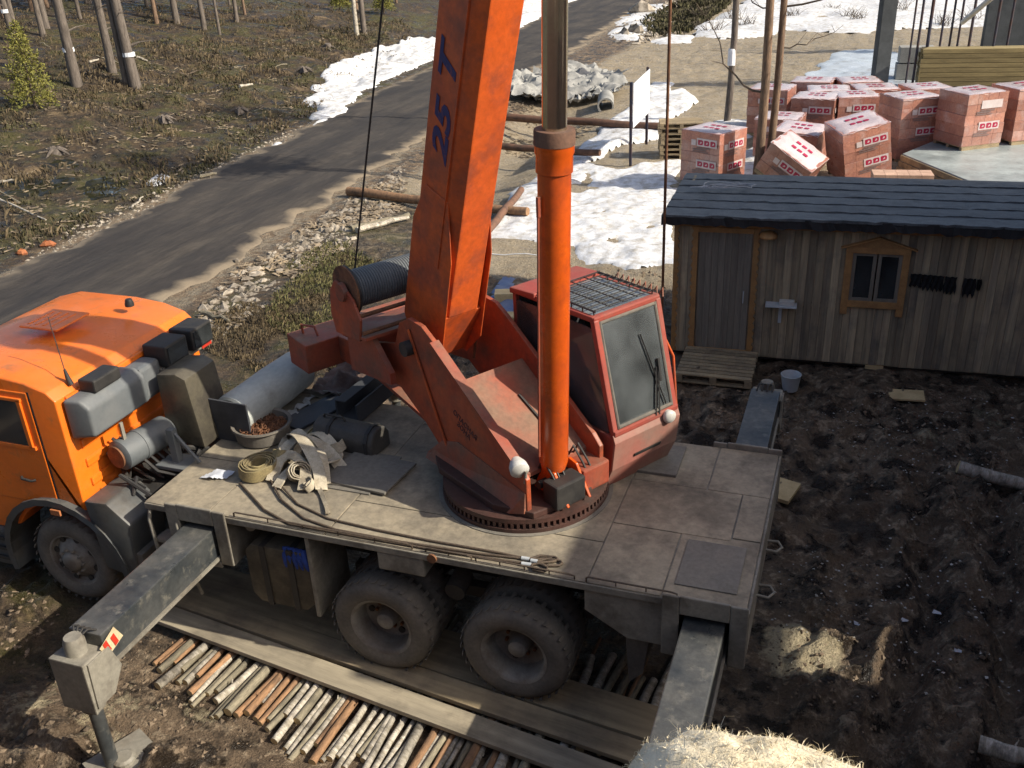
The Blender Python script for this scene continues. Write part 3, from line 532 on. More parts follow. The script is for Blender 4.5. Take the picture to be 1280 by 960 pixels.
# --- wheels
def tyre_prof(wd): 
    h = wd/2; return [(.30, -h+.02), (.33, -h), (.42, -h-.012), (.475, -h+.01), (.505, -h+.05), (.515, -h+.08), (.515, h-.08), (.505, h-.05), (.475, h-.01), (.42, h+.012), (.33, h), (.30, h-.02)]
def tyre(b, y, wd):
    b.lathe((0, y, 0), (0, 1, 0), tyre_prof(wd), 40, close=True); n = 34
    for k in range(n):     # tread lugs
        a = 2*math.pi*k/n; c, s = math.cos(a), math.sin(a)
        for sy in (-1, 1):
            b.obox((.513*c, y+sy*wd*.30, .513*s), (.004*c, 0, .004*s), (-.018*s, sy*.008, .018*c), (.008*s, wd*.16, -.008*c))
def wheel(name, dual):
    b = MB()
    if dual: tyre(b, .14, .27); tyre(b, .49, .27)
    else: tyre(b, .14, .27)
    w_ = b.build('wheel', 'rubber', smooth=35)
    b = MB()
    if dual: b.lathe((0, 0, 0), (0, 1, 0), [(.315, .01), (.29, .02), (.275, .04), (.262, .12), (.255, .22), (.20, .245), (.12, .25), (.10, .20), (.085, .10), (.06, .085), (0, .08)], 36, cap=False)
    else: b.lathe((0, 0, 0), (0, 1, 0), [(.315, .015), (.295, .02), (.28, .06), (.25, .075), (.215, .05), (.17, .015), (.12, .0), (.11, -.03), (.08, -.05), (0, -.055)], 36, cap=False)
    r = b.build('rim', 'rim', w_, smooth=40)
    for k in range(3 if dual else 8):
        a = 2*math.pi*k/(3 if dual else 8)+.5; rr = .205 if dual else .255
        m = MB(); m.lathe((rr*math.cos(a), .242 if dual else .062, rr*math.sin(a)), (0, -1, 0), [(.035, 0), (.035, .014), (0, .014)], 14); m.build('vent_hole', 'black_metal', w_)
    for k in range(10):
        a = 2*math.pi*k/10; m = MB(); m.lathe(((.145)*math.cos(a), .25 if dual else .01, .145*math.sin(a)), (0, -1, 0), [(.017, 0), (.017, .035), (0, .04)], 6); m.build('wheel_nut', 'rust' if dual else 'rim', w_)
    return w_
wf = wheel('wheel', False); wf.parent = T; wf.location = (AX, -1.22, ZW); wr = wheel('wheel', True); wr.parent = T; wr.location = (0, -1.24, ZW)
for src, x in ((wf, AX), (wr, 1.32), (wr, 0), (wr, 1.32)): pass
c = copy_tree(wr, T); c.location = (1.32, -1.24, ZW); c.rotation_euler = (0, 2.4, 0)
for x in (0, 1.32): c = copy_tree(wr, T); c.location = (x, 1.24, ZW); c.rotation_euler = (0, .7, math.pi)
c = copy_tree(wf, T); c.location = (AX, 1.22, ZW); c.rotation_euler = (0, 0, math.pi)
wr.rotation_euler = (0, -.5, 0)
for x in (AX, 0, 1.32): b = MB(); b.tube([(x, -1.0, ZW), (x, 1.0, ZW)], .09, 12); b.lathe((x, 0, ZW-.02), (0, 1, 0), [(0, -.28), (.2, -.2), (.24, 0), (.2, .2), (0, .28)], 16); P_(b, 'axle', 'chassis', smooth=40)
for s in (-1, 1): P_(MB().box(-5.4, 3.1, s*.42-.05, s*.42+.05, .85, 1.15), 'chassis_rail', 'chassis')
P_(MB().box(-2.4, 3.2, -.62, .62, 1.1, 1.50), 'subframe', 'chassis')
for x in (.66,): b = MB(); b.tube([(x, -.72, 1.02), (x, -.95, .98)], .10, 12); P_(b, 'bogie_hub', 'chassis', smooth=40)
for s in (-1, 1): b = MB(); b.box(-.55, 1.9, s*.6-.05, s*.6+.05, .72, .84); P_(b, 'leaf_spring', 'chassis')
# --- deck
deck = P_(MB().box(-2.44, 3.30, -1.25, 1.25, DK-.075, DK-.008), 'deck', 'steel_grey', bevel=.008)
pl = [(-2.44, -1.72, -1.24, -.35), (-2.44, -1.72, -.345, 1.24), (-1.715, -.45, -1.24, .10), (-1.715, -.45, .105, 1.24), (-.445, 2.0, -1.24, -.66), (2.005, 2.62, -1.24, -.35), (2.625, 3.30, -1.24, -.30), (-.445, 2.0, -.655, .9), (2.005, 3.05, -.345, .42), (2.005, 2.72, .425, 1.24), (2.725, 3.30, .425, 1.24), (3.055, 3.30, -.295, .42), (-.445, 2.0, .905, 1.24)]
for i, (x0, x1, y0, y1) in enumerate(pl): P_(MB().box(x0+.004, x1-.004, y0+.004, y1-.004, DK-.012, DK+.003*(i % 3)), 'deck_plate', 'deck', deck, bevel=.004)
P_(MB().box(2.70, 3.20, -1.06, -.42, DK, DK+.014), 'hatch_plate', 'deck_dark', deck, bevel=.004)
P_(MB().box(1.93, 2.40, .55, 1.12, DK, DK+.03), 'hatch_plate', 'deck_dark', deck, bevel=.004)
P_(MB().box(-1.20, -.35, -.55, .18, DK+.0, DK+.02), 'hatch_plate', 'deck_dark', deck, bevel=.004)
P_(MB().box(3.301, 3.325, -1.25, 1.25, DK-.42, DK-.01), 'rear_apron', 'steel_grey', deck, bevel=.006)
for y0 in (-.62, .05): 
    b = MB(); b.tube([(3.31, y0, 1.30), (3.42, y0-.01, 1.30), (3.46, y0+.07, 1.30), (3.42, y0+.15, 1.30), (3.31, y0+.14, 1.30)], .014, 8); P_(b, 'tow_loop', 'steel_grey', deck, smooth=60)
def rail(x0, x1, y, h=.05, posts=4):
    b = MB(); z = DK+h; b.tube([(x0, y, DK-.02), (x0, y, z-.01), (x0+.02, y, z), (x1-.05, y, z), (x1, y+.0, z-.01), (x1, y, DK-.02)], .008, 6)
    for i in range(1, posts): xx = x0+(x1-x0)*i/posts; b.tube([(xx, y, DK-.02), (xx, y, z)], .006, 5)
    return P_(b, 'rope_rail', 'rope', deck, smooth=50)
rail(-1.42, .42, -1.225, .055, 5); rail(.55, .98, -1.225, .05, 2); rail(1.02, 1.9, -1.225, .045, 4); rail(2.0, 2.75, -1.225, .05, 3)
b = MB(); b.lathe((.62, -1.25, DK-.03), (0, -1, 0), [(.045, 0), (.045, .02), (0, .02)], 14); P_(b, 'reflector', 'rust', deck)
# skirts, fuel tank, far-side lockers
b = MB(); b.prism([(1.98, -1.22, DK-.09), (2.68, -1.22, DK-.09), (2.68, -1.22, DK-.52), (2.35, -1.22, DK-.52), (1.98, -1.22, DK-.30)], (0, .03, 0)); P_(b, 'rear_skirt', 'steel_grey', bevel=.008)
b = MB(); b.prism([(2.30, -1.1, 1.10), (2.52, -1.1, 1.10), (2.46, -1.1, .62), (2.34, -1.1, .50)], (0, .5, 0)); P_(b, 'mud_flap', 'rubber')
P_(MB().box(.06, .52, -1.23, -1.0, DK-.28, DK-.09), 'tool_locker', 'steel_grey', bevel=.02)
b = MB(); b.prism([(-1.40, -1.20, .72), (-1.32, -1.20, .62), (-.80, -1.20, .62), (-.70, -1.20, .72), (-.70, -1.20, 1.22), (-.78, -1.20, 1.30), (-1.32, -1.20, 1.30), (-1.40, -1.20, 1.22)], (0, .62, 0)); tk = P_(b, 'fuel_tank', 'olive_box', bevel=.02, smooth=40)
P_(MB().box(-.70, -.655, -1.21, -.6, .58, 1.50), 'tank_panel', 'steel_grey', tk, bevel=.01)
for x in (-1.2, -.9): P_(MB().box(x-.03, x+.03, -1.212, -.6, .612, 1.306), 'tank_strap', 'black_metal', tk)
b = MB(); b.tube([(-1.35, -1.0, 1.42), (-1.05, -1.05, 1.44)], .06, 10); b.tube([(-1.38, -1.05, 1.42), (-1.36, -1.1, 1.42)], .05, 10); P_(b, 'valve_block', 'steel_grey', smooth=40)
P_(MB().box(-2.35, -.7, .75, 1.22, .7, 1.45), 'side_locker', 'chassis'); P_(MB().box(1.95, 2.6, .75, 1.22, .9, 1.45), 'side_locker', 'chassis')
# ladder hoops under the deck front
for x in (-2.40, -2.08):
    b = MB(); b.tube([(x+.02, -1.10, DK-.09), (x, -1.24, DK-.10), (x, -1.27, DK-.18), (x+.02, -1.27, DK-.62), (x+.05, -1.2, .55)], .02, 8); P_(b, 'step_hoop', 'steel_grey', smooth=50)
P_(MB().box(-2.40, -2.05, -1.26, -1.08, 1.16, 1.19), 'step_plate', 'steel_grey')
b = MB(); b.lathe((-2.1, -.95, 1.15), (1, .1, 0), [(0, -.22), (.16, -.2), (.18, 0), (.16, .2), (0, .22)], 18); P_(b, 'air_tank', 'chassis', smooth=40)
# --- outriggers
def outrigger(xc, sy, ext, jack=True, zb=1.10, zt=1.43):
    y0 = sy*1.25; b = MB(); yo = sy*1.275; ya, yb = sorted((sy*1.24, sy*.004))
    hw = .20
    # flange round the opening
    for (x0, x1, z0, z1) in ((xc-.34, xc-hw, 1.05, DK+.05), (xc+hw, xc+.34, 1.05, DK+.05), (xc-hw, xc+hw, DK-.12, DK+.06), (xc-hw, xc+hw, 1.0, 1.07)):
        b.box(x0, x1, min(y0, yo), max(y0, yo), z0, z1)
    fl = P_(b, 'beam_flange', 'steel_grey', bevel=.012)
    b = MB(); b.box(xc-.31, xc+.31, ya, yb, 1.02, 1.06)
    b.box(xc-.31, xc-hw-.02, ya, yb, 1.06, DK-.08); b.box(xc+hw+.02, xc+.31, ya, yb, 1.06, DK-.08); P_(b, 'beam_housing', 'steel_grey', fl)
    ye = sy*ext; b = MB(); b.box(xc-.165, xc+.165, min(sy*.3, ye), max(sy*.3, ye), zb, zt); bm_ = P_(b, 'outrigger_beam', 'beam_grey', bevel=.012)
    b = MB(); b.box(xc+.165, xc+.185, min(sy*1.0, ye), max(sy*1.0, ye), zb-.01, zb+.025); P_(b, 'beam_edge', 'steel_grey', bm_)
    if jack:
        s = 1 if sy > 0 else -1
        b = MB(); b.prism([(xc-.17, ye+s*.0, zb-.22), (xc-.17, ye+s*.0, zt-.12), (xc-.17, ye+s*.26, zt-.10), (xc-.17, ye+s*.26, zb-.30)], (.35, 0, 0)); P_(b, 'jack_housing', 'steel_grey', bm_, bevel=.012)
        b = MB(); b.prism([(xc+.178, ye-s*.10, zb-.05), (xc+.178, ye-s*.02, zt-.12), (xc+.178, ye+s*.22, zt-.12), (xc+.178, ye+s*.24, zb-.24), (xc+.178, ye+s*.04, zb-.24)], (.02, 0, 0)); P_(b, 'jack_gusset', 'steel_grey', bm_, bevel=.004)
        b = MB(); b.lathe((xc, ye+s*.12, zb-.38), (0, 0, 1), [(.085, 0), (.10, .01), (.10, .10), (.088, .11), (.088, zt-zb+.38), (.07, zt-zb+.43), (0, zt-zb+.43)], 20); P_(b, 'jack_cylinder', 'steel_grey', bm_, smooth=40)
        b = MB(); b.lathe((xc, ye+s*.12, .03), (0, 0, 1), [(.06, 0), (.06, zb-.36)], 18); P_(b, 'jack_rod', 'beam_grey', bm_, smooth=40)
        b = MB()
        for k in range(4): b.tube([(xc-.1+.06*k, ye-s*.05, zt), (xc-.08+.05*k, ye+s*.02, zt+.06), (xc+.02*k-.02, ye+s*.08, zt+.03)], .01, 6)
        P_(b, 'hydraulic_hose', 'black_metal', bm_)
    return bm_
ob = outrigger(-1.84, -1, 2.80)
m = MB(); m.prism([(-1.658, -2.60, 1.27), (-1.658, -2.80, 1.21), (-1.658, -2.86, 1.34), (-1.658, -2.67, 1.42)], (.004, 0, 0)); wpn = P_(m, 'warning_stripe', 'cream_paint', ob)
for k in range(2): m = MB(); y = -2.66-.09*k; m.prism([(-1.652, y, 1.265-.01*k), (-1.652, y-.045, 1.25-.01*k), (-1.652, y-.075, 1.355), (-1.652, y-.03, 1.37)], (.004, 0, 0)); P_(m, 'stripe', 'red_paint', ob)
outrigger(2.98, -1, 2.80); outrigger(2.99, 1, 3.02); outrigger(-1.84, 1, 2.80)
m = MB(); m.box(-.25, .25, -.27, .27, 0, .035); m.lathe((0, 0, .035), (0, 0, 1), [(.10, 0), (.10, .03), (.075, .05)], 16); m.tube([(.1, -.16, .03), (.1, -.16, .07), (.16, -.02, .07), (.16, -.02, .03)], .008, 6)
fp = P_(m, 'foot_plate', 'steel_grey', bevel=.012); fp.location = (-1.76, -2.86, .02); fp.rotation_euler = (0, 0, -.42)
for (x, y) in ((2.98, -2.92), (2.99, 3.14), (-1.84, 2.92)): c = inst(fp, T, (x, y, .02), (0, 0, .1))

# --- superstructure, local frame a (forward), b (left), z
HD = math.radians(-32); CX, CY = 1.05, .02; hv = V((math.cos(HD), math.sin(HD), 0)); lv = V((-hv.y, hv.x, 0)); zv = V((0, 0, 1))
def L_(a, b, z): return V((CX, CY, 0))+hv*a+lv*b+zv*z
b = MB(); b.lathe((CX, CY, DK), (0, 0, 1), [(.80, 0), (.80, .05), (.755, .055), (.755, .10), (.79, .105), (.79, .15), (0, .15)], 64); ring = P_(b, 'slewing_ring', 'ring_dark', smooth=35)
b = MB()
for k in range(90): a = 2*math.pi*k/90; b.obox((CX+.772*math.cos(a), CY+.772*math.sin(a), DK+.078), (.02*math.cos(a), .02*math.sin(a), 0), (-.012*math.sin(a), .012*math.cos(a), 0), (0, 0, .024))
kind(P_(b, 'ring_teeth', 'ring_dark', ring), 'stuff')
P_(MB().lathe((CX, CY, DK), (0, 0, 1), [(.84, 0), (.84, .012), (0, .012)], 48), 'ring_seat', 'deck_dark', ring)
b = MB(); b.prism([L_(*p, 1.755) for p in ((-.9, -.45), (-.55, -.62), (.30, -.62), (.66, -.44), (.72, .1), (.6, .5), (.5, 1.3), (-.7, 1.4), (-.9, .5))], (0, 0, .07)); tur = P_(b, 'turntable', 'ring_dark', bevel=.012)
def plate(pts, b0, th, name, mat, parent, bev=.01): m = MB(); m.prism([L_(a, b0, z) for a, z in pts], lv*th); return P_(m, name, mat, parent, bevel=bev)
side = [(.60, 1.78), (.60, 2.14), (.50, 2.24), (-.72, 3.04), (-.90, 3.14), (-1.12, 3.16), (-1.30, 3.06), (-1.42, 2.80), (-2.42, 2.52), (-2.66, 2.50), (-2.66, 2.22), (-2.40, 2.22), (-1.42, 2.34), (-1.02, 2.12), (-.62, 1.82)]
np_ = plate(side, -.46, .05, 'side_plate', 'plate_orange', tur); plate(side, .41, .05, 'side_plate', 'plate_orange', tur)
# rib and flange on the near plate
m = MB(); m.bar(L_(.50, -.445, 2.24), L_(-.72, -.445, 3.04), .10, .012, up=lv.cross(hv)); P_(m, 'top_flange', 'turret_red', tur)
m = MB(); m.bar(L_(-1.12, -.475, 3.05), L_(-.55, -.475, 1.86), .03, .012, up=lv); P_(m, 'stiffener', 'boom_orange', tur)
m = MB(); m.lathe(L_(-1.12, -.55, 2.86), lv, [(0, 0), (.075, .0), (.075, .10), (.05, .12)], 18); P_(m, 'pivot_pin', 'black_metal', tur, smooth=40)
m = MB(); m.prism([L_(-.92, -.50, 1.80), L_(-.88, -.56, 1.77), L_(.45, -.56, 1.77), L_(.585, -.49, 1.80), L_(.585, -.47, 2.0), L_(-.42, -.47, 2.10), L_(-.70, -.47, 2.0)], lv*.03); P_(m, 'lower_shield', 'plate_faded', tur)
m = MB(); m.prism([L_(-.50, -.41, 2.67), L_(.42, -.41, 2.06), L_(.42, -.41, 2.02), L_(-.50, -.41, 2.61)], lv*.82); cov = P_(m, 'cover_panel', 'plate_faded', tur)
m = MB(); m.bar(L_(-.2, .12, 2.485), L_(.1, .16, 2.285), .02, .02); P_(m, 'panel_slot', 'black_metal', tur)
P_(MB().prism([L_(-.50, -.41, 1.84), L_(-.46, -.41, 1.84), L_(-.46, -.41, 2.60), L_(-.50, -.41, 2.62)], lv*.82), 'bulkhead', 'black_metal', tur)
P_(MB().prism([L_(-2.2, -.41, 2.24), L_(-.9, -.41, 2.02), L_(-.9, -.41, 2.06), L_(-2.2, -.41, 2.28)], lv*.25), 'tail_floor', 'turret_red', tur)
me_ = text_mesh('ОПАСНАЯ\nЗОНА', .078, .0008, .001); tx = bpy.data.objects.new('lettering', me_); COL.objects.link(tx); me_.materials.append(MT['dark_paint']); tx.parent = tur
ex = (hv*math.cos(-.42)+zv*math.sin(-.42)).normalized(); ez = -lv; ey = ez.cross(ex); p = L_(-.30, -.463, 2.30)
tx.matrix_world = Matrix(((ex.x, ey.x, ez.x, p.x), (ex.y, ey.y, ez.y, p.y), (ex.z, ey.z, ez.z, p.z), (0, 0, 0, 1)))
# lamp at plate front
m = MB(); m.lathe(L_(.52, -.47, 2.23), (hv*.9-lv*.35-zv*.25), [(0, -.12), (.05, -.11), (.082, -.04), (.088, .02), (.08, .03), (0, .04)], 18); P_(m, 'work_lamp', 'white_lamp', tur, smooth=50)
m = MB(); m.tube([L_(.57, -.45, 2.1), L_(.58, -.44, 2.22)], .015, 6); P_(m, 'lamp_bracket', 'steel_grey', tur)
# front pump box, valve
m = MB(); m.obox(L_(.66, -.08, 1.92), hv*.10, lv*.17, zv*.12); P_(m, 'valve_box', 'black_metal', tur, bevel=.02)
m = MB(); m.obox(L_(.52, .30, 1.9), hv*.16, lv*.16, zv*.12); P_(m, 'pump_box', 'turret_red', tur, bevel=.02)
for k, bb in enumerate((-.16, -.10, -.04, .2, .26)):
    m = MB(); m.tube([L_(.40, bb, 2.05), L_(.50, bb-.02, 2.20), L_(.60, bb, 2.06), L_(.66, bb, 1.98)], .012, 6); P_(m, 'hydraulic_hose', 'black_metal', tur, smooth=60)
# counterweight
m = MB(); m.prism([L_(-3.08, -.86, 2.16), L_(-2.66, -.86, 2.16), L_(-2.64, -.86, 2.50), L_(-3.08, -.86, 2.52)], lv*1.72); cwt = P_(m, 'counterweight', 'turret_red', tur, bevel=.015)
m = MB(); m.tube([L_(-2.95, -.72, 2.52), L_(-2.93, -.74, 2.63), L_(-2.78, -.66, 2.63), L_(-2.76, -.64, 2.52)], .014, 6); P_(m, 'lifting_eye', 'turret_red', tur, smooth=50)
# winch
dr = MB(); dr.lathe(L_(-1.86, -.68, 3.30), lv, [(.0, 0), (.25, 0), (.25, .025), (.17, .03), (.17, .50), (.17, 1.32), (.25, 1.33), (.25, 1.35), (0, 1.35)], 36); win = P_(dr, 'winch_drum', 'black_metal', smooth=40)
dr2 = MB(); k_ = 44
for k in range(k_): b0 = -.645+1.26*k/k_; dr2.lathe(L_(-1.86, b0, 3.30), lv, [(.18, 0), (.192, .01), (.192, .02), (.18, .03)], 28)
P_(dr2, 'wound_rope', 'grey_plastic', win, smooth=60)
for bb in (-.74, .68): plate([(-2.10, 2.80), (-1.62, 2.84), (-1.56, 3.08), (-1.66, 3.26), (-1.84, 3.37), (-2.0, 3.39), (-2.12, 3.26), (-2.16, 3.0)], bb, .03, 'winch_plate', 'plate_orange', win)
P_(MB().lathe(L_(-1.86, -.70, 3.30), lv, [(.07, 0), (.255, 0), (.255, .018), (.07, .018)], 32, close=True), 'drum_flange', 'rust', win, smooth=35)
m = MB(); m.lathe(L_(-1.86, -.77, 3.30), lv, [(0, 0), (.09, .0), (.10, .05)], 16); P_(m, 'winch_hub', 'turret_red', win, smooth=40)
P_(MB().prism([L_(-2.12, -.73, 2.80), L_(-1.5, -.73, 2.88), L_(-1.5, -.73, 2.91), L_(-2.12, -.73, 2.83)], lv*1.42), 'winch_tray', 'turret_red', win)
for aa, zz in ((-1.62, 3.06), (-1.56, 2.9)): m = MB(); m.tube([L_(aa, -.72, zz+.04), L_(aa, .70, zz+.04)], .022, 8); P_(m, 'tie_rod', 'rust', win, smooth=50)
for bb in (-.62, .55): P_(MB().prism([L_(-2.1, bb, 2.34), L_(-1.3, bb, 2.44), L_(-1.3, bb, 2.56), L_(-1.6, bb, 2.86), L_(-2.1, bb, 2.82)], lv*.06), 'winch_bearer', 'turret_red', win)
# --- boom
AL = math.radians(72.3); bd = hv*math.cos(AL)+zv*math.sin(AL); bn = -hv*math.sin(AL)+zv*math.cos(AL)      # along, back side
B0 = L_(-1.22, -.03, 2.86)
def B_(t, n, b): return B0+bd*t+bn*n+lv*b
LEN = 13.
sec = [(.30, -.20), (.30, .20), (-.20, .225), (-.285, .10), (-.285, -.10), (-.20, -.225)]       # (n,b) upper box, keel side towards the cylinder
sec = [(.29, -.215), (.29, .215), (-.15, .225), (-.29, .165), (-.29, -.165), (-.15, -.225)]
b = MB(); n = len(sec); ts = [.42, 1.2, LEN]; vs = []
for t in ts: vs += [B_(t, q_[0], q_[1]) for q_ in sec]
fs = [tuple(range(n))[::-1], tuple(range(2*n, 3*n))]+[(i*n+k, i*n+(k+1) % n, (i+1)*n+(k+1) % n, (i+1)*n+k) for i in range(2) for k in range(n)]
b.add(vs, fs); boom = P_(b, 'boom', 'boom_orange', bevel=.012)
# foot of the boom
for s in (-1, 1):
    m = MB(); m.prism([B_(-.22, .12, s*.232), B_(-.22, -.16, s*.232), B_(.10, -.335, s*.232), B_(1.05, -.30, s*.232), B_(1.6, -.15, s*.232), B_(1.6, .20, s*.232), B_(1.2, .34, s*.232), B_(.1, .34, s*.232)], -s*lv*.012+lv*0); P_(m, 'foot_plate', 'boom_orange', boom, bevel=.006)
m = MB(); m.prism([B_(.42, -.285, -.22), B_(-.18, -.14, -.22), B_(-.18, -.10, -.22), B_(.42, -.24, -.22)], lv*.44); P_(m, 'foot_cover', 'boom_orange', boom, bevel=.01)
m = MB(); m.prism([B_(-.15, .1, -.2), B_(-.15, -.1, -.2), B_(.42, -.22, -.2), B_(.42, .28, -.2)], lv*.4); P_(m, 'foot_core', 'black_metal', boom)
for s in (-1, 1):
    m = MB(); m.bar(B_(.9, -.12, s*.232), B_(LEN, -.12, s*.232), .012, .02, up=lv); P_(m, 'weld_strip', 'boom_orange', boom)
m = MB(); m.tube([B_(-.3, -.2, .30), B_(.3, -.20, .27), B_(1.1, -.1, .24)], .014, 6); m.tube([B_(-.3, -.16, .33), B_(.4, -.15, .29), B_(1.2, -.05, .24)], .012, 6); P_(m, 'hydraulic_hose', 'rust', boom, smooth=60)
me_ = text_mesh('25 Т', .50, .001, .016); tx = bpy.data.objects.new('lettering', me_); COL.objects.link(tx); me_.materials.append(MT['blue_paint']); tx.parent = boom
sh = .25; ex = bd; ez = -lv; ey = ez.cross(ex)
for v in me_.vertices: v.co.x += v.co.y*.28; v.co.y *= .62
p = B_(2.42, .05, -.2255)
tx.matrix_world = Matrix(((ex.x, ey.x, ez.x, p.x), (ex.y, ey.y, ez.y, p.y), (ex.z, ey.z, ez.z, p.z), (0, 0, 0, 1)))
# hoist rope from the drum to the boom head
m = MB(); m.tube([L_(-2.0, -.50, 3.42), B_(LEN, .45, -.1)], .010, 6); P_(m, 'hoist_rope', 'black_metal', boom)
# --- lifting cylinder
cb0 = L_(.49, -.06, 1.95); ct = B_(4.5, -.58, -.03); cdv = (ct-cb0).normalized(); ln = (ct-cb0).length
b = MB(); b.lathe(cb0, cdv, [(0, .10), (.11, .12), (.132, .20), (.132, 2.82), (.145, 2.83), (.145, 2.96), (.155, 2.98), (.155, 3.12), (.13, 3.14), (.09, 3.14)], 36); cy = P_(b, 'lift_cylinder', 'cyl_orange', smooth=35)
b = MB(); b.lathe(cb0, cdv, [(.160, 3.04), (.160, 3.14), (.156, 3.155), (.1, 3.155)], 36); P_(b, 'gland_nut', 'rust_pipe', cy, smooth=35)
b = MB(); b.lathe(cb0, cdv, [(.096, 2.9), (.096, ln)], 36); P_(b, 'piston_rod', 'chrome', cy, smooth=35)
b = MB(); b.tube([cb0+cdv*.3-hv*.0-lv*.165, cb0+cdv*1.4-lv*.165, cb0+cdv*2.55-lv*.165, cb0+cdv*2.65-lv*.15], .012, 6); b.tube([cb0+cdv*2.66-lv*.165, cb0+cdv*2.5-lv*.16], .02, 6); P_(b, 'oil_pipe', 'turret_red', cy, smooth=50)
for s in (-1, 1): plate([(.30, 1.80), (.78, 1.80), (.60, 2.08), (.50, 2.10), (.42, 2.06)], s*.13-.015, .03, 'cylinder_lug', 'cyl_orange', cy)
m = MB(); m.tube([cb0-lv*.18, cb0+lv*.18], .04, 12); P_(m, 'cylinder_pin', 'black_metal', cy, smooth=40)
for s in (-1, 1): m = MB(); m.prism([B_(4.1, -.28, s*.14), B_(4.9, -.28, s*.14), B_(4.6, -.66, s*.14), B_(4.4, -.66, s*.14)], lv*.02); P_(m, 'boom_lug', 'boom_orange', cy)
# --- operator's cabin (a -.78...66, b .52..1.40)
CB0, CB1 = .54, 1.38
def cprism(pts, b0, b1): return MB().prism([L_(a, b0, z) for a, z in pts], lv*(b1-b0))
oc = P_(cprism([(-.78, 1.84), (-.78, 2.20), (.60, 2.20), (.645, 2.26), (.67, 2.16), (.63, 1.86), (.52, 1.62), (.30, 1.60)], CB0, CB1), 'operator_cabin', 'cabin_red', bevel=.02)
P_(cprism([(.655, 2.225), (.685, 2.15), (.645, 1.85), (.53, 1.60), (.515, 1.61), (.62, 1.86), (.66, 2.15), (.64, 2.225)], CB0-.012, CB1+.012), 'front_panel', 'cabin_dust', oc, bevel=.006)
P_(cprism([(-.80, 3.24), (-.42, 3.27), (-.42, 3.33), (-.80, 3.30)], CB0-.02, CB1+.02), 'roof_panel', 'cabin_red', oc, bevel=.015)
def pillar(a0, z0, a1, z1, bb, w=.055): m = MB(); m.bar(L_(a0, bb, z0), L_(a1, bb, z1), w, w, up=lv); return P_(m, 'pillar', 'cabin_red', oc, bevel=.012)
for bb in (CB0+.027, CB1-.027): pillar(.63, 2.22, .37, 3.28, bb, .06); pillar(-.755, 2.18, -.755, 3.28, bb, .05); pillar(-.30, 2.18, -.30, 3.28, bb, .045)
for (a, z, n_) in ((.36, 3.285, 'roof_bar'), (-.755, 3.26, 'roof_bar'), (.635, 2.235, 'windscreen_sill')): m = MB(); m.bar(L_(a, CB0, z), L_(a, CB1, z), .07, .06); P_(m, n_, 'cabin_red', oc, bevel=.015)
for bb in (CB0+.02, CB1-.02): m = MB(); m.bar(L_(-.78, bb, 3.27), L_(.38, bb, 3.29), .05, .055); P_(m, 'roof_rail', 'cabin_red', oc, bevel=.012)
P_(cprism([(-.79, 1.84), (-.765, 1.84), (-.765, 2.55), (-.79, 2.55)], CB0, CB1), 'rear_panel', 'cabin_red', oc)
ws = P_(cprism([(.636, 2.26), (.645, 2.26), (.392, 3.26), (.383, 3.26)], CB0+.05, CB1-.05), 'windscreen', 'glass', oc)
for (p0, p1) in (((.645, 2.285, CB0+.065), (.645, 2.285, CB1-.065)), ((.39, 3.245, CB0+.065), (.39, 3.245, CB1-.065)), ((.645, 2.27, CB0+.07), (.39, 3.26, CB0+.07)), ((.645, 2.27, CB1-.07), (.39, 3.26, CB1-.07))):
    m = MB(); m.tube([L_(p0[0], p0[2], p0[1]), L_(p1[0], p1[2], p1[1])], .018, 8); P_(m, 'rubber_seal', 'rubber', ws)
P_(cprism([(-.73, 2.22), (-.32, 2.22), (-.32, 3.20), (-.73, 3.18)], CB0+.01, CB0+.02), 'side_window', 'glass', oc)
P_(cprism([(-.27, 2.22), (.58, 2.22), (.36, 3.2), (-.27, 3.2)], CB0+.01, CB0+.02), 'side_window', 'glass', oc)
P_(cprism([(-.73, 2.22), (.58, 2.22), (.36, 3.2), (-.73, 3.18)], CB1-.02, CB1-.01), 'side_window', 'glass', oc)
P_(cprism([(-.775, 2.56), (-.77, 2.56), (-.77, 3.24), (-.775, 3.24)], CB0+.05, CB1-.05), 'rear_window', 'glass', oc)
P_(cprism([(-.42, 3.285), (.34, 3.295), (.34, 3.305), (-.42, 3.295)], CB0+.03, CB1-.03), 'roof_window', 'glass_haze', oc)
gr = MB()
for i in range(5): bb = CB0+.07+i*(CB1-CB0-.14)/4; gr.tube([L_(-.40, bb, 3.345), L_(.34, bb, 3.345)], .006, 5)
for i in range(9): a = -.39+i*.09; gr.tube([L_(a, CB0+.05, 3.352), L_(a, CB1-.05, 3.352)], .006, 5)
for bb in (CB0+.05, CB1-.05):
    gr.tube([L_(-.41, bb, 3.35), L_(.36, bb, 3.35)], .009, 6)
    for i in range(5): gr.tube([L_(-.26+.15*i, bb, 3.28), L_(-.26+.15*i, bb, 3.35)], .007, 5)
P_(gr, 'roof_guard', 'black_metal', oc)
m = MB(); 
for i in range(9): a = -.25+.075*i; m.tube([L_(a, CB1+.02, 3.29), L_(a+.03, CB1+.05, 3.36), L_(a+.06, CB1+.02, 3.29)], .008, 5)
P_(m, 'guard_edge', 'turret_red', oc)
m = MB(); m.prism([L_(-.55, .72, 2.45), L_(-.05, .72, 2.45), L_(-.02, .72, 2.58), L_(-.42, .72, 2.60), L_(-.50, .72, 3.12), L_(-.62, .72, 3.10)], lv*.50); P_(m, 'seat', 'seat', oc, bevel=.05, smooth=50, segs=3)
P_(cprism([(-.7, 2.2), (.55, 2.2), (.55, 2.215), (-.7, 2.215)], CB0+.03, CB1-.03), 'cabin_floor', 'cabin_grey', oc)
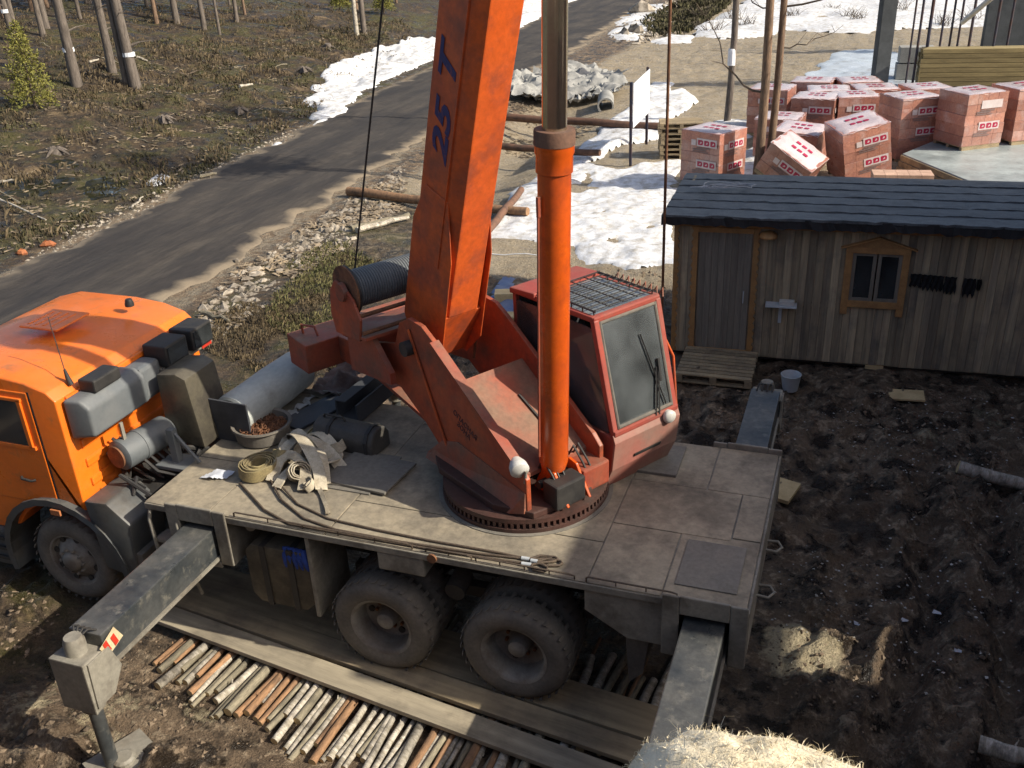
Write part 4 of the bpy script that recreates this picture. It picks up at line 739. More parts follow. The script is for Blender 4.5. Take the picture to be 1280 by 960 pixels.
m = MB(); m.obox(L_(.40, .85, 2.40), hv*.14, lv*.26, zv*.18); P_(m, 'control_console', 'cabin_grey', oc, bevel=.03)
for bb in (.70, .80, .95, 1.05): m = MB(); m.tube([L_(.40, bb, 2.55), L_(.34, bb, 2.80)], .010, 6); m.lathe(L_(.34, bb, 2.80), (0, 0, 1), [(0, -.02), (.022, 0), (0, .025)], 8); P_(m, 'control_lever', 'black_metal', oc)
# wiper, front lamp, mirror bits
wf_ = lambda a, z, e=.02: (a+e, z)
def wpt(u, v): a = .645+(.392-.645)*v+.02; return L_(a, CB0+.05+(CB1-CB0-.1)*u, 2.27+.98*v)
m = MB(); m.bar(wpt(.66, -.02), wpt(.80, .42), .012, .02); m.bar(wpt(.72, -.02), wpt(.84, .42), .012, .02); m.bar(wpt(.85, .50), wpt(.83, .28), .02, .03); m.bar(wpt(.62, .78), wpt(.86, .05), .014, .012); P_(m, 'wiper', 'black_metal', oc)
m = MB(); m.bar(wpt(.36, .48)-hv*.1, wpt(.75, .30)-hv*.06, .045, .045); P_(m, 'sun_visor_arm', 'grey_plastic', oc, bevel=.01)
m = MB(); m.lathe(L_(.70, 1.22, 2.20), hv*.95-zv*.1-lv*.2, [(0, -.06), (.05, -.05), (.068, 0), (.068, .02), (.05, .04), (0, .045)], 16); P_(m, 'front_lamp', 'white_lamp', oc, smooth=50)
m = MB(); m.tube([L_(.62, 1.22, 2.2), L_(.70, 1.22, 2.2)], .025, 8); P_(m, 'lamp_mount', 'blue_dark', oc)
m = MB(); m.tube([L_(.55, CB1+.01, 1.75), L_(.60, CB1+.07, 2.0), L_(.52, CB1+.07, 2.7), L_(.45, CB1+.01, 2.9)], .014, 8); P_(m, 'grab_rail', 'boom_orange', oc, smooth=50)
P_(cprism([(.662, 1.94), (.674, 1.94), (.662, 1.905), (.652, 1.905)], .80, 1.15), 'vent_slot', 'black_metal', oc)
bt = MB(); p = L_(.52, .74, 2.30); bt.lathe(p, (hv*.6+lv*.2-zv*.3), [(0, -.06), (.025, -.055), (.025, .02), (.01, .05), (.01, .07), (0, .07)], 12); o = bt.build('plastic_bottle', 'pink', smooth=50); tag(o, 'small pink bottle behind the windscreen of the crane cabin', 'bottle')

# ================================================================== THINGS ON THE DECK
def dk(px, py, dz=0.): return at(px, py, z=DK+.006+dz)
def ring_coil(name, label, px, py, r, wd, turns, mat, tilt=0., seed=0, sq=1., group='lifting straps on the deck'):
    R_ = random.Random(seed); c = dk(px, py); b = MB(); n = 26*turns; th = .012; P0 = []; 
    for i in range(n+1):
        a = 2*math.pi*i/26; rr = r*(1-.55*i/n)+R_.uniform(-.004, .004); P0.append((rr*math.cos(a)*1.0, rr*math.sin(a)*sq))
    vs = []; fs = []
    for i, (x, y) in enumerate(P0):
        nx_, ny_ = x/math.hypot(x, y), y/math.hypot(x, y); hh = wd*(1+.05*math.sin(i*.7)); lift = .012*math.sin(i*.31+seed)
        vs += [(x, y, max(0, lift)), (x, y, hh+lift), (x-nx_*th, y-ny_*th, hh+lift), (x-nx_*th, y-ny_*th, max(0, lift))]
    for i in range(n):
        for k in range(4): fs.append((i*4+k, i*4+(k+1) % 4, (i+1)*4+(k+1) % 4, (i+1)*4+k))
    fs += [(0, 3, 2, 1), (n*4, n*4+1, n*4+2, n*4+3)]
    b.add(vs, fs); o = b.build(name, mat, smooth=50); o.location = c+V((0, 0, abs(math.sin(tilt))*r*.9)); o.rotation_euler = (tilt, tilt*.4, seed); return tag(o, label, 'strap', group)
ring_coil('lifting_strap', 'tan lifting strap rolled in an upright oval coil beside the chain basin', 324, 594, .21, .13, 5, 'strap_yellow', .15, 1, .8)
ring_coil('lifting_strap', 'flat olive strap coil lying against the dark tool case', 398, 549, .17, .07, 3, 'strap_yellow', .0, 2, .75)
ring_coil('lifting_strap', 'loose pale strap loop standing open on the deck', 385, 588, .14, .10, 1, 'strap', .25, 3, .7)
ring_coil('lifting_strap', 'pale strap roll tipped towards the steel plate', 425, 570, .10, .10, 3, 'strap', .5, 4, .9)
ring_coil('lifting_strap', 'pale strap coil lying on its side in front of the heap', 372, 600, .12, .11, 3, 'strap', .9, 7, .9)
ring_coil('lifting_strap', 'tan strap coil half under the strap heap', 352, 583, .13, .10, 3, 'strap_yellow', .6, 9, .8)
ring_coil('lifting_strap', 'small pale strap end curled on the deck edge', 388, 612, .08, .07, 2, 'strap', .4, 5, .9)
def strap_path(label, pts, wd, mat, seed):
    b = MB(); R_ = random.Random(seed); P = [dk(*p[:2])+V((0, 0, p[2])) for p in pts]; Q = []
    for i in range(len(P)-1):
        a, c = P[i], P[i+1]
        p0 = P[max(0, i-1)]; p3 = P[min(len(P)-1, i+2)]
        for k in range(5):
            t = k/5; Q.append(.5*((2*a)+(-p0+c)*t+(2*p0-5*a+4*c-p3)*t*t+(-p0+3*a-3*c+p3)*t**3))
    Q.append(P[-1]); vs = []; fs = []; 
    for i, p in enumerate(Q):
        t = (Q[min(i+1, len(Q)-1)]-Q[max(i-1, 0)]).normalized(); tw = .5*math.sin(i*.45+seed); sd = t.cross(V((0, math.sin(tw), math.cos(tw)))).normalized(); nn = sd.cross(t)
        vs += [p-sd*wd/2, p+sd*wd/2, p+sd*wd/2+nn*.014, p-sd*wd/2+nn*.014]
    zmin = DK+.006; vs = [V((v.x, v.y, max(v.z, zmin))) for v in vs]
    for i in range(len(Q)-1):
        for k in range(4): fs.append((i*4+k, i*4+(k+1) % 4, (i+1)*4+(k+1) % 4, (i+1)*4+k))
    fs += [(0, 3, 2, 1), tuple(len(vs)-4+k for k in range(4))]; b.add(vs, fs)
    return tag(b.build('lifting_strap', mat, smooth=60), label, 'strap', 'lifting straps on the deck')
strap_path('pale crumpled strap draped in a hump over the other straps', [(352, 560, .02), (372, 556, .16), (392, 572, .12), (405, 590, .18), (408, 608, .02)], .10, 'strap', 1)
strap_path('pale strap twisting across the middle of the strap heap', [(345, 590, .02), (360, 575, .14), (385, 566, .20), (410, 575, .12), (428, 588, .02)], .12, 'strap', 3)
strap_path('wide yellowed strap folded low in front of the heap', [(346, 612, .02), (362, 600, .10), (378, 596, .12), (396, 598, .05), (398, 610, .015)], .10, 'strap', 6)
strap_path('pale strap arching highest over the strap heap', [(350, 580, .02), (365, 566, .20), (384, 580, .26), (400, 600, .14), (402, 615, .02)], .12, 'strap', 11)
strap_path('creased pale strap doubled behind the open loop', [(370, 572, .03), (388, 560, .15), (408, 562, .16), (424, 575, .06), (414, 588, .10), (396, 586, .04)], .10, 'strap', 12)
strap_path('pale strap bundle end with a sewn eye', [(340, 604, .02), (352, 590, .12), (368, 588, .17), (384, 600, .12), (380, 616, .03)], .12, 'strap', 14)
strap_path('narrow strap tail hanging towards the deck edge', [(392, 606, .05), (402, 618, .02), (408, 634, .02), (410, 645, .02)], .045, 'strap', 8)
strap_path('stitched strap lying flat beside the steel hatch plate', [(398, 602, .03), (420, 606, .012), (445, 610, .012), (462, 609, .012)], .05, 'strap', 4)
# basin full of rusty chain
c = dk(330, 546); bs = thing('chain_basin', 'black rubber basin filled with rusty chain on the deck', 'basin', c)
b = MB(); b.lathe((0, 0, 0), (0, 0, 1), [(0, 0), (.25, 0), (.28, .02), (.30, .15), (.325, .17), (.32, .19), (.285, .18), (.265, .06), (0, .05)], 32); b.build('basin', 'rubber', bs, smooth=40)
b = MB(); b.lathe((0, 0, .06), (0, 0, 1), [(.26, 0), (.27, .05), (.15, .075), (0, .08)], 20)
for i in range(240):
    r = .25*math.sqrt(random.random()); a = random.uniform(0, 6.28); q_ = V((r*math.cos(a), r*math.sin(a), .13+.05*(1-r/.25)+random.uniform(-.02, .02))); d1 = V((random.uniform(-1, 1), random.uniform(-1, 1), random.uniform(-.5, .5))).normalized(); d2 = d1.orthogonal().normalized()
    pts = [q_+d1*.024*math.cos(t)+d2*.014*math.sin(t) for t in np.linspace(0, 2*math.pi, 7)]; b.tube(pts, .006, 4, cap=False)
kind(b.build('chain', 'rust', bs), 'stuff')
# steel wire slings along the edge
slg = tag(MB().tube([dk(300, 604, .02), dk(330, 637, .02), dk(362, 655, .014), dk(400, 662, .014), dk(480, 676, .014), dk(560, 690, .014), dk(640, 702, .014), dk(668, 706, .014)], .011, 8).build('wire_sling', 'rope', smooth=60), 'steel wire sling with a loop curving from the tan strap coil', 'sling', 'wire slings along the deck edge')
slg2 = MB().tube([dk(337, 598, .03), dk(352, 625, .02), dk(380, 648, .014), dk(420, 662, .014), dk(500, 677, .014), dk(600, 692, .014), dk(664, 699, .014), dk(690, 698, .014)], .011, 8).build('wire_sling', 'rope', smooth=60); tag(slg2, 'steel wire sling bent from beneath the pale straps towards the edge rail', 'sling', 'wire slings along the deck edge')
slg3 = MB().tube([dk(345, 600, .03), dk(372, 630, .014), dk(410, 648, .014), dk(470, 662, .014), dk(540, 676, .014), dk(620, 690, .014), dk(686, 704, .014)], .010, 8).build('wire_sling', 'rope', smooth=60); tag(slg3, 'straighter steel wire sling lying farthest in from the edge rail', 'sling', 'wire slings along the deck edge')
for s_, (a, c_, e_) in ((slg, ((640, 703), (664, 706), (682, 712))), (slg2, ((642, 696), (662, 699), (694, 699))), (slg3, ((655, 699), (672, 702), (700, 704)))):
    m = MB(); p0, p1 = dk(*a, .016), dk(*c_, .016); m.tube([p0+(p1-p0)*.5, p1], .018, 10); o = m.build('ferrule', 'bucket', s_, smooth=40)
    m = MB(); p2 = dk(*e_, .016); d_ = p2-p1; sd = d_.cross(zv).normalized()*.05; m.tube([p1, p1+d_*.4+sd, p2+sd*.6, p2+d_*.1, p2-sd*.6, p1+d_*.4-sd, p1], .012, 8); m.build('thimble', 'rope', s_, smooth=50)
# roll of pale sheeting
r0, r1 = at(285, 525, z=DK+.26), at(372, 462, z=DK+.26); d_ = (r1-r0).normalized(); r0 = r0+d_*.06
b = MB(); b.lathe(r0, d_, [(.0, .5), (.19, .5), (.205, .0), (.235, .01), (.245, .1), (.24, .4), (.246, .8), (.235, (r1-r0).length), (.20, (r1-r0).length+.01), (.0, (r1-r0).length-.02)], 30)
mm = MB(); qd = d_.cross(zv).normalized(); mm.obox(r0-d_*.05+V((0, 0, -.02)), d_*.012, qd*.27, zv*.24); P_(mm, 'roll_stop', 'blue_dark', bevel=.006)
ro = b.build('sheet_roll', 'roll', smooth=45); tag(ro, 'thick pale blue roll of sheeting lying across the deck', 'sheet roll')
m = MB(); 
for i in range(30):
    t = i/29; p = r0+(r1-r0)*(.2+.8*t)+V((.20, -.10, 0)); m.add([V((p.x, p.y, DK+.012+.02*math.sin(i*1.3))), V((p.x+.12+.05*math.sin(i*.9), p.y-.06, DK+.03+.025*math.sin(i*2.1)))], [])
m.f = [(2*i, 2*i+1, 2*i+3, 2*i+2) for i in range(29)]; m.mi = [0]*29; o = m.build('torn_film', 'white_rag', smooth=60, recalc=False); tag(o, 'torn white film strip lying under the pale blue roll', 'film')
# dark tool case, channel, tarp
c = dk(440, 556); tcs = thing('tool_case', 'dark domed tool case with a strap standing by the turntable', 'tool case', c, -.12)
m = MB(); m.prism([(-.38, -.17, 0), (-.38, .17, 0), (-.38, .17, .17), (-.38, .10, .26), (-.38, -.02, .29), (-.38, -.12, .25), (-.38, -.17, .16)], (.76, 0, 0)); m.build('case_body', 'dark_case', tcs, bevel=.03, smooth=50, segs=3)
for x in (-.2, .28): MB().prism([(x, -.178, 0), (x, -.178, .17), (x, -.125, .262), (x, -.02, .302), (x, .10, .272), (x, .178, .17), (x, .178, 0)], (.04, 0, 0)).build('strap', 'black_metal', tcs)
MB().tube([(-.3, -.02, .29), (-.28, -.03, .33), (-.05, -.03, .33), (-.03, -.02, .29)], .012, 6).build('handle', 'black_metal', tcs, smooth=50)
m = MB(); a, c_ = dk(432, 506, .22), dk(492, 458, .22); dv = (c_-a).normalized(); sd = dv.cross(zv).normalized()
for off, hgt in ((-.13, .26), (.13, .22)): m.obox((a+c_)/2+sd*off-V((0, 0, .10)), dv*(c_-a).length/2, sd*.01, zv*hgt/2)
m.obox((a+c_)/2-V((0, 0, .2)), dv*(c_-a).length/2, sd*.13, zv*.01); m.obox((a+c_)/2+sd*-.07+V((0, 0, .03)), dv*(c_-a).length/2, sd*.07, zv*.008)
o = m.build('steel_trough', 'blue_dark', bevel=.004); tag(o, 'blue grey steel trough lying behind the dark tool case', 'trough')
def crumple(name, label, cat, poly_px, mat, hmax, cell, seed):
    P = [dk(*p) for p in poly_px]; poly = [(p.x, p.y) for p in P]; x0, x1 = min(p[0] for p in poly), max(p[0] for p in poly); y0, y1 = min(p[1] for p in poly), max(p[1] for p in poly)
    A, B = np.meshgrid(np.arange(x0, x1, cell), np.arange(y0, y1, cell), indexing='ij'); keep = inpoly(A, B, poly); id_ = -np.ones(A.shape, int); id_[keep] = np.arange(keep.sum())
    z = DK+.012+hmax*np.abs(fbm(A*5, B*5, 4, seed)-.35)*1.6
    q4 = np.stack([id_[:-1, :-1], id_[1:, :-1], id_[1:, 1:], id_[:-1, 1:]], -1).reshape(-1, 4); q4 = q4[(q4 >= 0).all(1)]
    m = MB(); m.add(np.stack([A[keep], B[keep], z[keep]], -1).tolist(), q4.tolist()); return tag(m.build(name, mat, smooth=50, recalc=False), label, cat)
crumple('crumpled_tarp', 'crumpled brown tarp lying below the counterweight', 'tarp', [(388, 497), (402, 472), (440, 452), (478, 458), (462, 482), (428, 500)], 'brown_tarp', .22, .03, 5)
crumple('grey_cloth', 'grey silver cloth scrap at the front edge of the deck', 'cloth', [(248, 598), (270, 588), (296, 590), (285, 600), (262, 602)], 'litter', .06, .02, 6)
m = MB(); a = dk(498, 500, .0); m.prism([a, a+V((.07, 0, 0)), a+V((.10, 0, .30)), a+V((-.02, 0, .34))], (0, .02, 0)); tag(m.build('torn_board', 'white_rag'), 'narrow pale board propped upright beside the turret', 'board')
m = MB(); p0 = dk(425, 520); 
MBx = MB(); MBx.obox(dk(462, 590, .03), V((.36, -.03, 0)), V((.03, .30, 0)), zv*.012); o = MBx.build('steel_plate', 'deck_dark', bevel=.004); tag(o, 'loose dark steel plate lying between the straps and turntable', 'steel plate')
m = MB(); m.obox(dk(395, 515, .02), V((.12, .38, 0)), V((.16, -.05, 0)), zv*.015); o = m.build('rubber_mat', 'blue_dark', bevel=.004); tag(o, 'dark grey mat lying beside the pale blue roll', 'mat')
m = MB(); c = at(372, 690, y=-1.15); 
for k in range(5): m.tube([c+V((-.12+.05*k, .0, .04)), c+V((-.11+.05*k, -.04, -.03)), c+V((-.12+.06*k, -.02, -.16))], .035, 7)
tag(m.build('blue_rag', 'blue_cloth', smooth=60), 'bright blue cloth stuffed above the fuel tank', 'cloth')

# ================================================================== HUT
HX, HY, HR = 1.18, 6.72, math.radians(3.4); HL, HDp = 6.9, 2.45
hut = thing('cabin_hut', 'weathered wooden site hut with felt roof and carved ochre trim', 'hut', (HX, HY, 0), HR)
hu = V((math.cos(HR), math.sin(HR), 0))
def hl(x): return (x-HX)/math.cos(HR)
dx0, dx1 = hl(1.56), hl(2.34); wx0, wx1 = hl(3.78), hl(4.46); wz0_, wz1_ = 1.16, 1.90
def hb(b, name, mat, parent=hut, **k): return b.build(name, mat, parent, **k)
fw = hb(MB().box(0, HL, .03, .06, .10, .16).box(0, HL, .03, .06, 2.28, 2.34).box(0, HL, .03, .06, 1.0, 1.05), 'front_wall', 'old_board')
x = 0.; R_ = random.Random(4)
while x < HL-.02:
    wd = R_.uniform(.105, .125); x1 = min(HL, x+wd)
    zz = [(.12, 2.34)] if (x1 < wx0 or x > wx1) else [(.12, wz0_-.02), (wz1_+.02, 2.34)]
    for z0, z1 in zz: hb(MB().box(x+.002, x1-.002, R_.uniform(-.003, .003), .03, z0+R_.uniform(-.01, .01), z1), 'wall_board', 'old_board', fw)
    x = x1
for nm, bx_ in (('side_wall', (0, .05, .06, HDp-.06)), ('side_wall', (HL-.05, HL, .06, HDp-.06)), ('rear_wall', (0, HL, HDp-.06, HDp))): hb(MB().box(*bx_, .10, 2.26), nm, 'old_board')
hb(MB().box(.02, HL-.02, .06, HDp-.06, .06, .16), 'floor_frame', 'chassis')
hb(MB().prism([(.01, 0.02, 2.34), (.01, HDp, 2.34), (.01, HDp, 2.30)], (.04, 0, 0)), 'gable', 'old_board')
# roof
EZ, RZ, OV = 2.42, 2.29, .27
ev, md, n_ = -OV, HDp+.30, 6
rs = hb(MB().prism([(-.14, ev, EZ-.03), (-.14, md, RZ-.03), (-.14, md, RZ-.005), (-.14, ev, EZ-.005)], (HL+.28, 0, 0)), 'roof', 'tar')
for i in range(n_):
    t0, t1 = i/n_-.01, (i+1)/n_+.015; y0, y1 = ev+(md-ev)*t0, ev+(md-ev)*t1; z0, z1 = EZ+(RZ-EZ)*t0, EZ+(RZ-EZ)*t1
    m = MB(); k = 70; vs = []
    for j in range(k+1):
        xx = -.16+(HL+.32)*j/k; e = R_.uniform(-.022, .022); zw = .035*float(fbm(xx*2.6, i*1.3, 3, 3)); vs += [(xx, y0+e, z0+.003+zw+R_.uniform(0, .010)), (xx, (y0+y1)/2, (z0+z1)/2+.012+zw*.6+R_.uniform(-.004, .008)), (xx, y1+e*.3, z1+.004), (xx, y0+e+.004, z0-.012)]
    m.add(vs, [(4*j+r, 4*j+4+r, 4*j+5+r, 4*j+1+r) for j in range(k) for r in (0, 1)]+[(4*j, 4*j+3, 4*j+7, 4*j+4) for j in range(k)]); hb(m, 'felt_strip', 'felt', rs, recalc=False, smooth=30)
m = MB(); k = 90; vs = []
for j in range(k+1):
    xx = -.17+(HL+.34)*j/k; d = R_.uniform(.10, .15); vs += [(xx, -OV-.012+R_.uniform(-.008, .008), EZ+.012), (xx, -OV-.02+R_.uniform(-.008, .008), EZ-d), (xx, -OV+.02, EZ-d+.01)]
m.add(vs, [(3*j, 3*j+1, 3*j+4, 3*j+3) for j in range(k)]+[(3*j+1, 3*j+2, 3*j+5, 3*j+4) for j in range(k)]); hb(m, 'eave_fringe', 'tar', recalc=False)
hb(MB().box(0, HL, -.035, -.004, 2.20, 2.34), 'fascia', 'trim', bevel=.006)
# door
def wavy(x0, x1, z0, z1, side, amp=.018, wl=.12, n=60):
    pts = [(x0 if side > 0 else x1, z0)]; 
    for i in range(n+1): z = z0+(z1-z0)*i/n; pts.append(((x1 if side > 0 else x0)+side*amp*math.sin(2*math.pi*z/wl), z))
    pts.append((x0 if side > 0 else x1, z1)); return MB().prism([(a, -.045, c) for a, c in pts], (0, .04, 0))
dr_ = hb(MB().box(dx0, dx1, -.012, -.005, .22, 2.12), 'door', 'door_board')
n_ = 8
for i in range(n_): hb(MB().box(dx0+(dx1-dx0)*i/n_+.002, dx0+(dx1-dx0)*(i+1)/n_-.002, -.022-.002*(i % 2), -.012, .22, 2.12), 'door_board', 'door_board', dr_)
hb(MB().tube([(dx1-.08, -.025, 1.20), (dx1-.08, -.06, 1.20), (dx1-.08, -.06, 1.02), (dx1-.08, -.025, 1.02)], .009, 6), 'handle', 'bucket', dr_, smooth=50)
df = hb(MB().box(dx0-.02, dx1+.02, -.05, -.004, 2.12, 2.20), 'door_frame', 'trim', bevel=.004)
hb(wavy(dx0-.10, dx0-.02, .14, 2.20, -1), 'carved_trim', 'trim', df); hb(wavy(dx1+.02, dx1+.10, .14, 2.20, 1), 'carved_trim', 'trim', df)
m = MB(); pts = [(dx0-.02, .22)]+[(dx0-.02+(dx1-dx0+.04)*i/30, .12+.012*math.sin(i*1.3)) for i in range(31)]+[(dx1+.02, .22)]; m.prism([(a, -.045, c) for a, c in pts], (0, .04, 0)); hb(m, 'carved_sill', 'trim', df)
hb(wavy(.0, .07, .14, 2.30, 1), 'corner_trim', 'trim')
# lamp above the door, shelf
lm = hb(MB().lathe((dx1+.23, -.10, 2.10), (0, 0, 1), [(.13, 0), (.135, .02), (.11, .06), (.05, .09), (0, .09)], 20), 'door_lamp', 'trim', smooth=40)
m = MB(); m.lathe((dx1+.23, -.10, 2.07), (0, 0, 1), [(0, 0), (.06, .005), (.09, .03)], 14); hb(m, 'lamp_glass', 'white_lamp', lm, smooth=40)
shx = hl(2.60); hb(MB().box(shx, shx+.46, -.20, -.004, 1.03, 1.055).box(shx+.20, shx+.25, -.03, -.004, .72, 1.03), 'shelf', 'bucket', bevel=.004)
tag(MB().box(0, .22, -.13, -.03, 0, .07).build('soap_tray', 'white_lamp', bevel=.01), 'small white tray on the shelf of the wooden hut', 'tray')
o = bpy.data.objects['soap_tray']; p = V((HX, HY, 0))+hu*(shx+.2)+V((-math.sin(HR), math.cos(HR), 0))*-.02; o.location = (p.x, p.y, 1.056); o.rotation_euler = (0, 0, HR)
# window
wn = hb(MB().box(wx0-.10, wx0, -.04, .0, wz0_-.22, wz1_+.08).box(wx1, wx1+.10, -.04, .0, wz0_-.22, wz1_+.08).box(wx0-.10, wx1+.10, -.05, -.002, wz1_, wz1_+.09).box(wx0-.02, wx1+.02, -.05, -.002, wz0_-.10, wz0_), 'window', 'trim', bevel=.004)
m = MB(); xm = (wx0+wx1)/2; m.prism([(wx0-.14, -.055, wz1_+.09), (wx1+.14, -.055, wz1_+.09), (xm, -.055, wz1_+.23)], (0, .05, 0)); hb(m, 'pediment', 'trim', wn, bevel=.004)
for s in (-1, 1):
    m = MB(); m.bar((xm+s*((wx1-wx0)/2+.18), -.045, wz1_+.075), (xm, -.045, wz1_+.245), .08, .018, up=(0, 0, 1)); hb(m, 'pediment_board', 'trim', wn)
for i in range(2):
    a, c_ = (wx0, xm-.01) if i == 0 else (xm+.01, wx1)
    sh = hb(MB().box(a, a+.05, -.02, .02, wz0_, wz1_).box(c_-.05, c_, -.02, .02, wz0_, wz1_).box(a+.05, c_-.05, -.02, .02, wz0_, wz0_+.045).box(a+.05, c_-.05, -.02, .02, wz1_-.045, wz1_), 'sash', 'door_board', wn)
    hb(MB().box(a+.05, c_-.05, -.002, .002, wz0_+.045, wz1_-.045), 'pane', 'glass_dark', wn)
    hb(MB().box(a+.06, c_-.06, .05, .12, wz0_+.0, wz0_+.10), 'window_clutter', 'white_rag', wn)
# black rags hung on the wall
vv = V((-math.sin(HR), math.cos(HR), 0))
for i, (px, w_, h_) in enumerate(((1146, .15, .19), (1160, .15, .22), (1174, .15, .22), (1190, .16, .25), (1214, .17, .26), (1226, .06, .16))):
    p = at(px, 347+(px-1146)*.10, y=HY-.02+.06*(px-1000)/110*.5); m = MB(); k = 8; vs = []
    for j in range(k+1):
        for r_ in range(5): xx = w_*(j/k-.5)*(1+.1*math.sin(r_*2+i)); zz = -h_*r_/4*(1+.15*math.sin(j*2.1+i*3)); vs.append((xx, -.03-.02*math.sin(j*1.7+r_+i), zz))
    m.add(vs, [(j*5+r_, (j+1)*5+r_, (j+1)*5+r_+1, j*5+r_+1) for j in range(k) for r_ in range(4)]); o = m.build('hanging_rag', 'rag_black', smooth=60, recalc=False)
    xx = (p.x-HX)/math.cos(HR); q_ = V((HX, HY, 0))+hu*xx; o.location = (q_.x, q_.y, p.z); o.rotation_euler = (0, 0, HR)
    tag(o, 'narrow black rag end at the tail of the hut wall row' if i == 5 else 'black ragged cloth hanging '+('next to the hut window', 'second from the hut window', 'third from the hut window', 'fourth from the hut window', 'alone past the gap in the row of rags')[i], 'rag', 'black rags on the hut wall')
# wire tangle on the roof
m = MB(); c = at(905, 232, z=2.47); pts = []
for i in range(46): a = i*.45; pts.append(c+V((.42*math.cos(a*.9)+.1*math.sin(a*2.3), .20*math.sin(a)*1, .03+.05*abs(math.sin(a*1.7)))))
for q_ in pts: q_.z = 2.45+.04*random.random()
m.tube(pts, .007, 5); tag(m.build('wire_tangle', 'litter', smooth=60), 'tangled pale wire lying on the felt roof of the hut', 'wire')
# blocks under the hut
for i, xx in enumerate((.5, 3.1, 5.6)):
    q_ = V((HX, HY, 0))+hu*xx+vv*.12; o = MB().box(-.13, .13, -.12, .3, -.08, .11).build('support_block', 'fresh_wood', bevel=.006); o.location = (q_.x, q_.y, 0); o.rotation_euler = (0, 0, HR); tag(o, ('timber block under the door end of the hut', 'pale timber block under the hut near its window', 'timber block under the blank end of the hut wall')[i], 'block')
# doorstep pallet
def pallet(label, loc, rz, L=1.1, W=.8, n=7, group=None, tilt=(0, 0)):
    t = thing('pallet', label, 'pallet', loc, rz, group); t.rotation_euler = (tilt[0], tilt[1], rz); R2 = random.Random(int(loc[0]*100)); pw = W/n
    for i in range(n): MB().box(-L/2, L/2+R2.uniform(-.015, .015), -W/2+i*pw+.008, -W/2+(i+1)*pw-.018, .118, .14).build('slat', 'pallet_wood', t)
    for xx in (-L/2, -.05, L/2-.1): MB().box(xx, xx+.1, -W/2, W/2, .096, .1175).build('cross_board', 'pallet_wood', t)
    for yy in (-W/2, -.05, W/2-.1):
        MB().box(-L/2, L/2, yy, yy+.1, 0, .02).build('base_board', 'pallet_wood', t)
        for xx in (-L/2, -.05, L/2-.1): MB().box(xx, xx+.1, yy, yy+.1, .0205, .0955).build('block', 'pallet_wood', t)
    return t
pc = at(896, 462, z=.14); pallet('wooden pallet laid as a doorstep before the hut', (pc.x, pc.y+.05, max(.02, gz(pc.x, pc.y)-.02)), .02, 1.12, 1.05, 9)
p = gat(1132, 500); o = MB().box(-.24, .24, -.15, .15, 0, .03).build('loose_board', 'fresh_wood', bevel=.003); o.location = (p.x, p.y, p.z+.03); o.rotation_euler = (.03, -.04, .05); tag(o, 'short pale board lying on the mud before the hut', 'board')
p = gat(982, 618); o = MB().box(-.16, .16, -.22, .22, 0, .05).build('loose_board', 'fresh_wood', bevel=.003); o.location = (p.x-.05, p.y, p.z+.02); o.rotation_euler = (.03, .04, -.25); tag(o, 'short wooden board on the mud beside the crane rear', 'board')
p = gat(987, 490); bk = thing('bucket', 'white plastic bucket standing on the mud near the hut', 'bucket', (p.x, p.y, p.z)); m = MB(); m.lathe((0, 0, 0), (0, 0, 1), [(.11, 0), (.145, .24), (.152, .25), (.145, .255), (.135, .235), (.10, .02), (0, .015)], 24); m.build('pail', 'bucket', bk, smooth=40)
m = MB(); m.tube([(.145*math.cos(a), .145*math.sin(a), .24-.08*math.sin(a)) for a in np.linspace(0, math.pi, 12)], .004, 5); m.build('handle', 'black_metal', bk)
# tall rod by the hut corner
p = at(832, 445, z=0.); m = MB(); tp = at(838, 0, y=p.y-.3); m.tube([(p.x-.02, p.y-.3, gz(p.x, p.y-.3)-.1), V((p.x-.02, p.y-.3, 0)).lerp(tp, .5), tp, tp+V((.02, .01, .9))], .022, 8); tag(m.build('steel_rod', 'rust', smooth=50), 'tall thin rusty rod standing upright at the hut corner', 'rod')

# ================================================================== FOREGROUND: pole mat, boards, birch logs
def pole(L, r0, r1, bend, seed):
    R2 = random.Random(seed); pts = []; rs = []; n = 7
    for i in range(n): t = i/(n-1); pts.append((bend*math.sin(math.pi*t)+R2.uniform(-.004, .004), L*t, R2.uniform(-.004, .004))); rs.append(r0+(r1-r0)*t+R2.uniform(-.002, .002))
    b = MB(); b.tube(pts, rs, 9, cap=False); b.cur = 1; n9 = 9; k = len(b.v); b.f += [tuple(range(9))[::-1], tuple(range(k-9, k))]; b.mi += [1, 1]
    for _ in range(R2.randint(0, 2)):
        y = R2.uniform(.1, .9)*L; a = R2.uniform(0, 3.1); b.cur = 0; b.tube([(r0*.8*math.cos(a), y, r0*.8*math.sin(a)), (r0*1.5*math.cos(a), y+.02, r0*1.5*math.sin(a))], [.009, .005], 5)
    return b
Rl = random.Random(21); x = -2.36; k = 0; kinds = {'birch': ('white birch pole in the log mat beside the crane', 'white birch poles'), 'pine_bark': ('orange brown pine pole in the log mat beside the crane', 'orange pine poles'), 'grey_bark': ('grey bark pole in the log mat beside the crane', 'grey bark poles')}
ne = lambda xx: np.interp(xx, [-2.4, -2.17, -1.41, -1.09, -.6, -.17, .6, 3.5], [-1.72, -1.86, -2.08, -2.08, -2.18, -2.36, -2.42, -2.5])
seq = ['pine_bark', 'pine_bark', 'grey_bark', 'pine_bark', 'birch', 'grey_bark', 'grey_bark', 'birch', 'pine_bark', 'pine_bark', 'birch', 'grey_bark', 'grey_bark', 'grey_bark', 'birch', 'grey_bark']
poles = []
